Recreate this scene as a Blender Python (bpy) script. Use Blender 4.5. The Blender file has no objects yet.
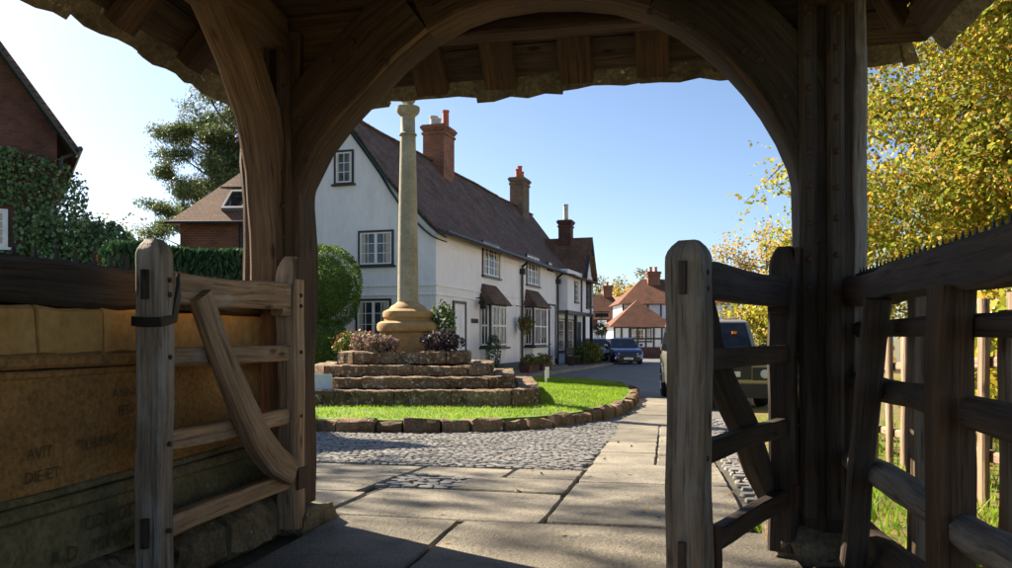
import bpy, math, random
import numpy as np
from mathutils import Vector, Matrix, noise

random.seed(7); RNG = np.random.default_rng(7)
SC = bpy.context.scene
COL = SC.collection
V = Vector

# ------------------------------------------------------------------ camera
PSI = math.radians(11.3); SP, CP = math.sin(PSI), math.cos(PSI)
FPX, HOR, CZ = 800.0, 338.0, 1.1
cd = bpy.data.cameras.new('camera'); cam = bpy.data.objects.new('camera', cd); COL.objects.link(cam)
cd.sensor_width = 36.0; cd.lens = FPX / 1012.0 * 36.0
cd.shift_y = (HOR - 284.0) / 1012.0
cd.clip_start = 0.05; cd.clip_end = 3000
cam.location = (0, 0, CZ); cam.rotation_euler = (math.pi / 2, 0, PSI)
SC.camera = cam

# ------------------------------------------------------------------ light
SUN_EL = math.radians(35); SUN_AZ = math.radians(-63)          # azimuth from +Y, positive towards +X
world = bpy.data.worlds.new('World'); SC.world = world; world.use_nodes = True
wn = world.node_tree; wn.nodes.clear()
sky = wn.nodes.new('ShaderNodeTexSky'); sky.sky_type = 'NISHITA'; sky.sun_disc = False
sky.sun_elevation = SUN_EL; sky.sun_rotation = SUN_AZ % (2 * math.pi)
sky.air_density = 0.8; sky.dust_density = 0.8; sky.ozone_density = 2.4; sky.altitude = 0
bg = wn.nodes.new('ShaderNodeBackground'); bg.inputs[1].default_value = 0.055
wo = wn.nodes.new('ShaderNodeOutputWorld')
wn.links.new(sky.outputs[0], bg.inputs[0]); wn.links.new(bg.outputs[0], wo.inputs[0])
sl = bpy.data.lights.new('sun', 'SUN'); sl.energy = 5.0; sl.angle = math.radians(0.55); sl.color = (1.0, 0.86, 0.68)
so = bpy.data.objects.new('sun', sl); COL.objects.link(so)
SD = V((math.sin(SUN_AZ) * math.cos(SUN_EL), math.cos(SUN_AZ) * math.cos(SUN_EL), math.sin(SUN_EL)))
so.rotation_euler = (-SD).to_track_quat('-Z', 'Y').to_euler(); so.location = SD * 60
SC.view_settings.view_transform = 'Standard'; SC.view_settings.look = 'None'
SC.view_settings.gamma = 1.0; SC.view_settings.use_curve_mapping = False
SC.view_settings.exposure = 1.8
SC.render.engine = 'CYCLES'
SC.cycles.max_bounces = 8; SC.cycles.diffuse_bounces = 5; SC.cycles.transparent_max_bounces = 8

# ------------------------------------------------------------------ picture to place
def CW(xc, d): return (xc * CP - d * SP, xc * SP + d * CP)      # camera right / forward -> world x, y
def WP(px, D): return CW((px - 506) / FPX * D, D)
def ZP(py, D): return CZ + (HOR - py) / FPX * D
def ground(y):
    t = min(1.0, max(0.0, (y - 4.6) / 8.0)); t = t * t * (3 - 2 * t) * 0.35 + t * 0.65
    return -0.35 * t
def PLANEY(px, py, Y):
    t = math.atan((px - 506) / FPX) - PSI; x = Y * math.tan(t); D = -x * SP + Y * CP
    return x, ZP(py, D)

# ------------------------------------------------------------------ materials
MATS = {}
def nodes(name):
    m = bpy.data.materials.new(name); m.use_nodes = True; nt = m.node_tree; nt.nodes.clear()
    o = nt.nodes.new('ShaderNodeOutputMaterial'); b = nt.nodes.new('ShaderNodeBsdfPrincipled')
    nt.links.new(b.outputs[0], o.inputs[0]); MATS[name] = m
    return m, nt, b, o
def N(nt, kind, **kw):
    n = nt.nodes.new('ShaderNode' + kind)
    for k, v in kw.items():
        if k.startswith('_'): setattr(n, k[1:], v)
        else: n.inputs[k.replace('__', ' ')].default_value = v
    return n
def ramp(nt, fac, cols):
    r = nt.nodes.new('ShaderNodeValToRGB'); e = r.color_ramp.elements
    while len(e) < len(cols): e.new(0.5)
    for i, (p, c) in enumerate(cols): e[i].position = p; e[i].color = (*c, 1)
    nt.links.new(fac, r.inputs[0]); return r.outputs[0]
def coords(nt, coord, stretch):
    tc = nt.nodes.new('ShaderNodeTexCoord'); mp = nt.nodes.new('ShaderNodeMapping')
    mp.inputs['Scale'].default_value = stretch; nt.links.new(tc.outputs[coord], mp.inputs[0]); return mp.outputs[0]
def mulc(nt, a, b, fac=1.0, mode='MULTIPLY'):
    m = nt.nodes.new('ShaderNodeMix'); m.data_type = 'RGBA'; m.blend_type = mode; m.inputs[0].default_value = fac
    nt.links.new(a, m.inputs[6]); nt.links.new(b, m.inputs[7]); return m.outputs[2]
def bump(nt, b, h, strength, dist):
    bp = nt.nodes.new('ShaderNodeBump'); bp.inputs['Strength'].default_value = strength; bp.inputs['Distance'].default_value = dist
    nt.links.new(h, bp.inputs['Height']); nt.links.new(bp.outputs[0], b.inputs['Normal'])
def mat(name, cols, scale=3.0, rough=0.8, coord='Object', stretch=(1, 1, 1), bstr=0.3, bscale=25.0, bdist=0.01,
        spec=0.3, metal=0.0, fine=0.25, island=0.0, coat=0.0):
    m, nt, b, o = nodes(name)
    c = coords(nt, coord, stretch)
    n1 = N(nt, 'TexNoise', Scale=scale, Detail=7.0, Roughness=0.62); nt.links.new(c, n1.inputs['Vector'])
    col = ramp(nt, n1.outputs['Fac'], cols)
    n2 = N(nt, 'TexNoise', Scale=bscale, Detail=5.0, Roughness=0.6); nt.links.new(c, n2.inputs['Vector'])
    if fine > 0:
        f = ramp(nt, n2.outputs['Fac'], [(0.3, (1 - fine,) * 3), (0.7, (1 + fine * 0.3,) * 3)]); col = mulc(nt, col, f)
    if island > 0:
        oi = nt.nodes.new('ShaderNodeObjectInfo')
        r = ramp(nt, oi.outputs['Random'], [(0, (1 - island, 1 - island, 1 - island * 1.1)), (1, (1 + island * .6, 1 + island * .5, 1 + island * .4))])
        col = mulc(nt, col, r)
    nt.links.new(col, b.inputs['Base Color'])
    b.inputs['Roughness'].default_value = rough; b.inputs['Specular IOR Level'].default_value = spec
    b.inputs['Metallic'].default_value = metal
    if coat: b.inputs['Coat Weight'].default_value = coat; b.inputs['Coat Roughness'].default_value = 0.05
    if bstr > 0: bump(nt, b, n2.outputs['Fac'], bstr, bdist)
    return m
def wood(name, cols, rough=0.75, bstr=0.8, silver=0.62):
    m, nt, b, o = nodes(name)
    c = coords(nt, 'UV', (1.6, 34, 1)); c2 = coords(nt, 'UV', (0.9, 3.0, 1)); c3 = coords(nt, 'UV', (3, 90, 1))
    n1 = N(nt, 'TexNoise', Scale=1.0, Detail=8.0, Roughness=0.65, Distortion=0.6); nt.links.new(c, n1.inputs['Vector'])
    n2 = N(nt, 'TexNoise', Scale=1.3, Detail=6.0, Roughness=0.6); nt.links.new(c2, n2.inputs['Vector'])
    n3 = N(nt, 'TexNoise', Scale=1.0, Detail=4.0, Roughness=0.6, Distortion=0.3); nt.links.new(c3, n3.inputs['Vector'])
    col = ramp(nt, n2.outputs['Fac'], cols)
    g = ramp(nt, n1.outputs['Fac'], [(0.3, (0.42, 0.40, 0.38)), (0.62, (1.12, 1.1, 1.08))]); col = mulc(nt, col, g)
    n4 = N(nt, 'TexNoise', Scale=1.0, Detail=6.0, Roughness=0.7); nt.links.new(coords(nt, 'UV', (2.2, 9, 1)), n4.inputs['Vector'])
    mx = nt.nodes.new('ShaderNodeMix'); mx.data_type = 'RGBA'; lum = sum(cols[-1][1]) / 3
    nt.links.new(ramp(nt, n4.outputs['Fac'], [(silver, (0, 0, 0)), (silver + .14, (.7, .7, .7))]), mx.inputs[0]); nt.links.new(col, mx.inputs[6]); mx.inputs[7].default_value = (lum * 1.08, lum * 1.05, lum * .97, 1); col = mx.outputs[2]
    vk = nt.nodes.new('ShaderNodeTexVoronoi'); vk.inputs['Scale'].default_value = 1.0; nt.links.new(coords(nt, 'UV', (2.1, 6.5, 1)), vk.inputs['Vector'])
    col = mulc(nt, col, ramp(nt, vk.outputs['Distance'], [(0.05, (.3, .26, .22)), (0.13, (1, 1, 1))]))
    cr = ramp(nt, n3.outputs['Fac'], [(0.34, (0.25, 0.23, 0.21)), (0.42, (1, 1, 1))]); col = mulc(nt, col, cr, 0.8)
    oi = nt.nodes.new('ShaderNodeObjectInfo')
    col = mulc(nt, col, ramp(nt, oi.outputs['Random'], [(0, (0.78, 0.77, 0.76)), (1, (1.15, 1.12, 1.1))]))
    nt.links.new(col, b.inputs['Base Color'])
    mm = nt.nodes.new('ShaderNodeMath'); mm.operation = 'ADD'
    nt.links.new(n1.outputs['Fac'], mm.inputs[0]); nt.links.new(n3.outputs['Fac'], mm.inputs[1])
    bump(nt, b, mm.outputs[0], bstr, 0.008)
    b.inputs['Roughness'].default_value = rough; b.inputs['Specular IOR Level'].default_value = 0.25
    return m
def bricky(name, c1, c2, mortar, bw, rh, ms, rough=0.85, bstr=0.6, noisecols=None, offset=0.5, dist=0.012, nscale=1.2):
    m, nt, b, o = nodes(name)
    c = coords(nt, 'UV', (1, 1, 1))
    wv = N(nt, 'TexNoise', Scale=1.7, Detail=2.0); nt.links.new(c, wv.inputs['Vector'])
    ad = nt.nodes.new('ShaderNodeMix'); ad.data_type = 'RGBA'; ad.blend_type = 'LINEAR_LIGHT'; ad.inputs[0].default_value = 0.02
    nt.links.new(c, ad.inputs[6]); nt.links.new(wv.outputs['Color'], ad.inputs[7])
    br = N(nt, 'TexBrick', Scale=1.0); br.offset = offset
    br.inputs['Color1'].default_value = (*c1, 1); br.inputs['Color2'].default_value = (*c2, 1); br.inputs['Mortar'].default_value = (*mortar, 1)
    br.inputs['Brick Width'].default_value = bw; br.inputs['Row Height'].default_value = rh; br.inputs['Mortar Size'].default_value = ms
    br.inputs['Mortar Smooth'].default_value = 0.3; br.inputs['Bias'].default_value = 0.0
    nt.links.new(ad.outputs[2], br.inputs['Vector'])
    n1 = N(nt, 'TexNoise', Scale=nscale, Detail=8.0, Roughness=0.7); nt.links.new(c, n1.inputs['Vector'])
    col = mulc(nt, br.outputs['Color'], ramp(nt, n1.outputs['Fac'], noisecols or [(0.3, (0.55, 0.55, 0.55)), (0.7, (1.15, 1.1, 1.05))]))
    n2 = N(nt, 'TexNoise', Scale=40.0, Detail=4.0); nt.links.new(c, n2.inputs['Vector'])
    col = mulc(nt, col, ramp(nt, n2.outputs['Fac'], [(0.3, (0.75,) * 3), (0.7, (1.1,) * 3)]))
    nt.links.new(col, b.inputs['Base Color']); b.inputs['Roughness'].default_value = rough; b.inputs['Specular IOR Level'].default_value = 0.25
    mm = nt.nodes.new('ShaderNodeMath'); mm.operation = 'MULTIPLY_ADD'; mm.inputs[1].default_value = -1.0
    nt.links.new(br.outputs['Fac'], mm.inputs[0]); nt.links.new(n2.outputs['Fac'], mm.inputs[2])
    bump(nt, b, mm.outputs[0], bstr, dist)
    return m
def stone(name, cols, lichen=(0.5, 0.47, 0.38), moss=(0.05, 0.055, 0.025), scale=4.0, la=0.6, ma=0.42, bstr=1.0, bdist=0.03, island=0.25, pit=16.0, rough=0.85):
    """weathered stone: broad colour, pale lichen rosettes, dark moss and a pitted face"""
    m, nt, b, o = nodes(name); c = coords(nt, 'Object', (1, 1, 1))
    def nz(s, d=7.0, r=0.62, dis=0.0):
        n = N(nt, 'TexNoise', Scale=s, Detail=d, Roughness=r, Distortion=dis); nt.links.new(c, n.inputs['Vector']); return n.outputs['Fac']
    col = ramp(nt, nz(scale), cols)
    col = mulc(nt, col, ramp(nt, nz(pit * 2.2, 4), [(0.3, (0.55,) * 3), (0.7, (1.2,) * 3)]))
    def over(fac, colr, lo, hi):
        nonlocal col
        f = ramp(nt, fac, [(lo, (0, 0, 0)), (hi, (1, 1, 1))]); mx = nt.nodes.new('ShaderNodeMix'); mx.data_type = 'RGBA'
        nt.links.new(f, mx.inputs[0]); nt.links.new(col, mx.inputs[6]); mx.inputs[7].default_value = (*colr, 1); col = mx.outputs[2]
    over(nz(scale * 0.8 + 1.7, 6, 0.7), moss, 1 - ma, 1 - ma + 0.12)
    over(nz(scale * 3.1 + 3.3, 5, 0.65, 0.4), lichen, la, la + 0.08)
    oi = nt.nodes.new('ShaderNodeObjectInfo')
    col = mulc(nt, col, ramp(nt, oi.outputs['Random'], [(0, (1 - island,) * 3), (1, (1 + island * .6,) * 3)]))
    nt.links.new(col, b.inputs['Base Color']); b.inputs['Roughness'].default_value = rough; b.inputs['Specular IOR Level'].default_value = 0.25
    mm = nt.nodes.new('ShaderNodeMath'); mm.operation = 'MULTIPLY_ADD'; mm.inputs[1].default_value = 0.4
    nt.links.new(nz(pit * 3, 4), mm.inputs[0]); nt.links.new(nz(pit, 6), mm.inputs[2]); bump(nt, b, mm.outputs[0], bstr, bdist); return m
def leafmat(name, cols, trans=0.35, rough=0.55, spec=0.3):
    m, nt, b, o = nodes(name)
    ge = nt.nodes.new('ShaderNodeNewGeometry')
    col = ramp(nt, ge.outputs['Random Per Island'], cols)
    c = coords(nt, 'Object', (1, 1, 1)); n1 = N(nt, 'TexNoise', Scale=1.1, Detail=3.0); nt.links.new(c, n1.inputs['Vector'])
    col = mulc(nt, col, ramp(nt, n1.outputs['Fac'], [(0.35, (0.75, 0.8, 0.75)), (0.65, (1.15, 1.1, 1.05))]))
    nt.links.new(col, b.inputs['Base Color']); b.inputs['Roughness'].default_value = rough; b.inputs['Specular IOR Level'].default_value = spec
    tr = nt.nodes.new('ShaderNodeBsdfTranslucent'); nt.links.new(col, tr.inputs[0])
    mx = nt.nodes.new('ShaderNodeMixShader'); mx.inputs[0].default_value = trans
    nt.links.new(b.outputs[0], mx.inputs[1]); nt.links.new(tr.outputs[0], mx.inputs[2]); nt.links.new(mx.outputs[0], o.inputs[0])
    return m
def plain(name, c, rough=0.5, metal=0.0, spec=0.5, coat=0.0, var=0.12):
    return mat(name, [(0.3, tuple(x * (1 - var) for x in c)), (0.7, tuple(min(1, x * (1 + var)) for x in c))], scale=6, rough=rough, metal=metal,
               spec=spec, bstr=0.05, coat=coat, fine=0.08)

wood('oak_dark', [(0.25, (0.045, 0.027, 0.016)), (0.5, (0.088, 0.053, 0.03)), (0.75, (0.15, 0.092, 0.05))], bstr=0.9)
wood('oak_warm', [(0.25, (0.095, 0.056, 0.03)), (0.5, (0.165, 0.10, 0.054)), (0.75, (0.24, 0.155, 0.088))])
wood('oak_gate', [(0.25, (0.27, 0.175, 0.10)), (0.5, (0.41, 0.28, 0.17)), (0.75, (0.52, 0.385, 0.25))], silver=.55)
wood('oak_grey', [(0.25, (0.13, 0.12, 0.105)), (0.5, (0.23, 0.215, 0.19)), (0.75, (0.34, 0.32, 0.28))], bstr=1.0, silver=.5)
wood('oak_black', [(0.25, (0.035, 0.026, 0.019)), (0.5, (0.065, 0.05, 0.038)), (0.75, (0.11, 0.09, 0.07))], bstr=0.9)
wood('oak_post', [(0.25, (0.17, 0.14, 0.105)), (0.5, (0.29, 0.24, 0.18)), (0.75, (0.4, 0.34, 0.26))], bstr=1.0, silver=.48)
wood('board_wood', [(0.25, (0.04, 0.03, 0.022)), (0.5, (0.075, 0.056, 0.04)), (0.75, (0.12, 0.088, 0.06))])
wood('picket_wood', [(0.25, (0.2, 0.14, 0.09)), (0.5, (0.3, 0.22, 0.15)), (0.75, (0.42, 0.33, 0.25))])
plain('iron', (0.028, 0.024, 0.022), rough=0.55, metal=0.6)
plain('rust_iron', (0.07, 0.035, 0.02), rough=0.8, metal=0.2)
stone('roof_slab', [(0.3, (0.09, 0.08, 0.055)), (0.5, (0.18, 0.155, 0.10)), (0.7, (0.28, 0.25, 0.16))], la=0.62, ma=0.45, bdist=.02, moss=(.06,.065,.025))
mat('sandstone', [(0.25, (0.24, 0.13, 0.04)), (0.5, (0.46, 0.27, 0.085)), (0.75, (0.56, 0.36, 0.15))], scale=2.6, bstr=0.6, bscale=22, bdist=0.012, island=0.22)
stone('panel_stone', [(0.28, (0.2, 0.1, 0.032)), (0.5, (0.37, 0.195, 0.062)), (0.7, (0.45, 0.26, 0.09))], scale=2.0, lichen=(.34,.31,.22), moss=(.12,.075,.035), la=0.69, ma=.42, bstr=.6, bdist=.012, pit=22, island=.05)
stone('green_stone', [(0.28, (0.12, 0.1, 0.045)), (0.5, (0.2, 0.165, 0.08)), (0.75, (0.29, 0.24, 0.13))], scale=3.0, lichen=(.3,.3,.2), moss=(.08,.085,.035), la=.66, ma=.46, bstr=.7, bdist=.012, pit=20, island=.05)
plain('carved', (0.085, 0.062, 0.03), rough=0.95)
plain('yew_core', (0.05, 0.095, 0.02), rough=0.95, var=.3)
stone('rubble', [(0.3, (0.12, 0.09, 0.05)), (0.5, (0.24, 0.185, 0.11)), (0.75, (0.36, 0.31, 0.22))], la=0.64, ma=0.44, island=0.3)
stone('flag_stone', [(0.28, (0.15, 0.135, 0.105)), (0.5, (0.235, 0.212, 0.165)), (0.72, (0.33, 0.295, 0.22))], scale=1.6, lichen=(.36,.345,.29), moss=(.13,.125,.095), la=0.66, ma=0.46, bstr=0.85, bdist=0.016, pit=30.0, island=0.2, rough=0.7)
mat('joint_earth', [(0.3, (0.05, 0.045, 0.03)), (0.7, (0.11, 0.1, 0.07))], scale=9, bstr=0.6)
mat('cobble', [(0.25, (0.10, 0.10, 0.097)), (0.5, (0.20, 0.195, 0.18)), (0.75, (0.34, 0.325, 0.285))], scale=6.5, rough=0.6, bstr=0.35, bscale=40, spec=0.4)
stone('kerb_stone', [(0.3, (0.10, 0.06, 0.032)), (0.5, (0.20, 0.13, 0.07)), (0.7, (0.30, 0.21, 0.12))], la=0.62, ma=0.40, island=0.35)
stone('step_stone', [(0.3, (0.09, 0.055, 0.028)), (0.5, (0.21, 0.13, 0.065)), (0.7, (0.33, 0.23, 0.13))], la=0.56, ma=0.42)
mat('column_stone', [(0.25, (0.22, 0.195, 0.125)), (0.5, (0.33, 0.30, 0.205)), (0.75, (0.43, 0.40, 0.30))], scale=2.4, bstr=0.5, bscale=18, bdist=0.01)
mat('base_stone', [(0.25, (0.28, 0.16, 0.06)), (0.5, (0.40, 0.25, 0.10)), (0.75, (0.48, 0.34, 0.17))], scale=3, bstr=0.5, bscale=18, bdist=0.01)
mat('asphalt', [(0.3, (0.11, 0.11, 0.112)), (0.7, (0.17, 0.167, 0.16))], scale=1.2, bstr=0.5, bscale=120, bdist=0.006)
mat('earth', [(0.3, (0.12, 0.12, 0.06)), (0.7, (0.2, 0.18, 0.10))], scale=1.5, bstr=0.4)
mat('turf', [(0.3, (0.08, 0.15, 0.015)), (0.6, (0.14, 0.23, 0.03)), (0.75, (0.2, 0.17, 0.07))], scale=2.5, bstr=0.6, bscale=60)
mat('litter', [(0.32, (0.09, 0.12, 0.03)), (0.48, (0.13, 0.13, 0.04)), (0.58, (0.24, 0.15, 0.05)), (0.7, (0.12, 0.08, 0.035))], scale=6, bstr=0.8, bscale=40)
mat('render_white', [(0.25, (0.72, 0.72, 0.70)), (0.42, (0.83, 0.835, 0.83)), (0.7, (0.88, 0.88, 0.87))], scale=1.6, rough=0.75, bstr=0.3, bscale=7, bdist=0.025, fine=0.08, stretch=(1, 1, .35))
plain('paint_white', (0.8, 0.8, 0.78), rough=0.4)
plain('paint_black', (0.018, 0.022, 0.022), rough=0.4)
plain('paint_green', (0.012, 0.035, 0.032), rough=0.4)
bricky('tile_dark', (0.125, 0.082, 0.06), (0.19, 0.122, 0.086), (0.03, 0.022, 0.018), 0.17, 0.11, 0.008, dist=0.02, bstr=0.9,
       noisecols=[(0.3, (0.5, 0.5, 0.52)), (0.5, (1, 1, 1)), (0.72, (1.5, 1.45, 1.35))])
bricky('tile_red', (0.26, 0.095, 0.05), (0.15, 0.075, 0.048), (0.05, 0.03, 0.02), 0.17, 0.11, 0.008, dist=0.02, bstr=0.9,
       noisecols=[(0.3, (0.55, 0.6, 0.6)), (0.5, (1, 1, 1)), (0.72, (1.35, 1.3, 1.1))])
bricky('tile_brown', (0.23, 0.125, 0.075), (0.30, 0.17, 0.105), (0.06, 0.04, 0.025), 0.19, 0.14, 0.010, dist=0.03, bstr=1.0)
bricky('brick_red', (0.24, 0.082, 0.045), (0.33, 0.13, 0.07), (0.26, 0.22, 0.17), 0.225, 0.078, 0.010)
bricky('brick_purple', (0.11, 0.052, 0.042), (0.17, 0.075, 0.058), (0.12, 0.09, 0.075), 0.225, 0.078, 0.010)
bricky('brick_grey', (0.22, 0.17, 0.11), (0.17, 0.10, 0.065), (0.2, 0.17, 0.12), 0.225, 0.078, 0.010)
plain('pot_clay', (0.40, 0.10, 0.04), rough=0.8)
plain('pot_cream', (0.5, 0.45, 0.35), rough=0.8)
plain('lead', (0.22, 0.24, 0.27), rough=0.5)
def glassy(name, c):
    m, nt, b, o = nodes(name)
    cc = coords(nt, 'Object', (1, 1, 1)); n1 = N(nt, 'TexNoise', Scale=2.3, Detail=3.0); nt.links.new(cc, n1.inputs['Vector'])
    nt.links.new(ramp(nt, n1.outputs['Fac'], [(0.35, tuple(x * 0.4 for x in c)), (0.65, tuple(x * 1.8 for x in c))]), b.inputs['Base Color'])
    b.inputs['Roughness'].default_value = 0.04; b.inputs['Specular IOR Level'].default_value = 0.6; b.inputs['IOR'].default_value = 1.5
    bump(nt, b, n1.outputs['Fac'], 0.08, 0.02); return m
glassy('glass', (0.045, 0.05, 0.05)); glassy('glass_warm', (0.10, 0.075, 0.045)); glassy('glass_car', (0.012, 0.016, 0.02))
plain('car_blue', (0.016, 0.032, 0.12), rough=0.25, metal=0.3, coat=1.0)
plain('car_silver', (0.62, 0.64, 0.66), rough=0.35, metal=0.15, coat=1.0)
plain('car_gold', (0.34, 0.31, 0.23), rough=0.32, metal=0.45, coat=0.8)
plain('car_paleblue', (0.3, 0.42, 0.5), rough=0.3, metal=0.4, coat=1.0)
plain('rubber', (0.016, 0.016, 0.017), rough=0.85); plain('trim_black', (0.02, 0.02, 0.022), rough=0.5)
plain('alloy', (0.5, 0.5, 0.5), rough=0.3, metal=0.8); plain('lamp_clear', (0.6, 0.62, 0.64), rough=0.1)
plain('amber', (0.7, 0.2, 0.02), rough=0.3); plain('plate_white', (0.75, 0.75, 0.72), rough=0.5)
plain('sign_pale', (0.6, 0.68, 0.72), rough=0.5); plain('letter_dark', (0.06, 0.09, 0.12), rough=0.7)
mat('bark', [(0.3, (0.05, 0.038, 0.027)), (0.7, (0.13, 0.1, 0.07))], scale=5, stretch=(1, 1, 0.25), bstr=0.9, bscale=14, bdist=0.03)
mat('pine_bark', [(0.3, (0.12, 0.06, 0.035)), (0.7, (0.26, 0.14, 0.08))], scale=4, stretch=(1, 1, 0.4), bstr=0.9, bscale=10, bdist=0.04)
leafmat('leaf_autumn', [(0, (0.11, 0.18, 0.025)), (0.3, (0.26, 0.32, 0.035)), (0.55, (0.48, 0.44, 0.05)), (0.8, (0.56, 0.4, 0.05)), (0.93, (0.45, 0.25, 0.04)), (1, (0.26, 0.12, 0.03))], trans=0.5)
leafmat('leaf_yellow', [(0, (0.28, 0.26, 0.03)), (0.5, (0.5, 0.36, 0.04)), (1, (0.5, 0.28, 0.03))], trans=0.45)
leafmat('leaf_olive', [(0, (0.08, 0.11, 0.02)), (0.5, (0.18, 0.18, 0.035)), (1, (0.3, 0.25, 0.05))], trans=0.4)
leafmat('leaf_ivy', [(0, (0.06, 0.13, 0.05)), (0.5, (0.13, 0.24, 0.10)), (1, (0.25, 0.35, 0.18))], trans=0.25, rough=0.35, spec=0.5)
leafmat('leaf_yew', [(0, (0.05, 0.10, 0.016)), (0.5, (0.09, 0.17, 0.028)), (1, (0.16, 0.24, 0.045))], trans=0.35)
leafmat('leaf_hedge', [(0, (0.02, 0.07, 0.03)), (0.5, (0.04, 0.11, 0.05)), (1, (0.08, 0.16, 0.06))], trans=0.2)
leafmat('leaf_pine', [(0, (0.05, 0.09, 0.035)), (0.5, (0.11, 0.16, 0.06)), (1, (0.22, 0.25, 0.10))], trans=0.35)
leafmat('leaf_green', [(0, (0.03, 0.06, 0.015)), (0.5, (0.07, 0.12, 0.025)), (1, (0.14, 0.2, 0.05))], trans=0.3)
leafmat('leaf_heather', [(0, (0.10, 0.10, 0.06)), (0.4, (0.22, 0.18, 0.12)), (0.7, (0.30, 0.14, 0.18)), (1, (0.5, 0.38, 0.25))], trans=0.25)
leafmat('leaf_purple', [(0, (0.03, 0.02, 0.03)), (0.5, (0.075, 0.045, 0.06)), (0.85, (0.13, 0.10, 0.10)), (1, (0.4, 0.35, 0.38))], trans=0.2)
leafmat('leaf_bedding', [(0, (0.04, 0.09, 0.015)), (0.7, (0.12, 0.2, 0.03)), (0.93, (0.5, 0.06, 0.03)), (1, (0.7, 0.25, 0.2))], trans=0.25)
leafmat('leaf_brown', [(0, (0.14, 0.08, 0.03)), (0.5, (0.3, 0.16, 0.06)), (1, (0.42, 0.26, 0.1))], trans=0.3)
leafmat('leaf_fallen', [(0, (0.12, 0.06, 0.03)), (0.5, (0.22, 0.12, 0.05)), (1, (0.36, 0.24, 0.1))], trans=0.1, rough=0.8)
leafmat('grass_blade', [(0, (0.12, 0.24, 0.012)), (0.6, (0.23, 0.4, 0.02)), (0.9, (0.32, 0.38, 0.05)), (1, (0.4, 0.34, 0.14))], trans=0.5)

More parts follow.
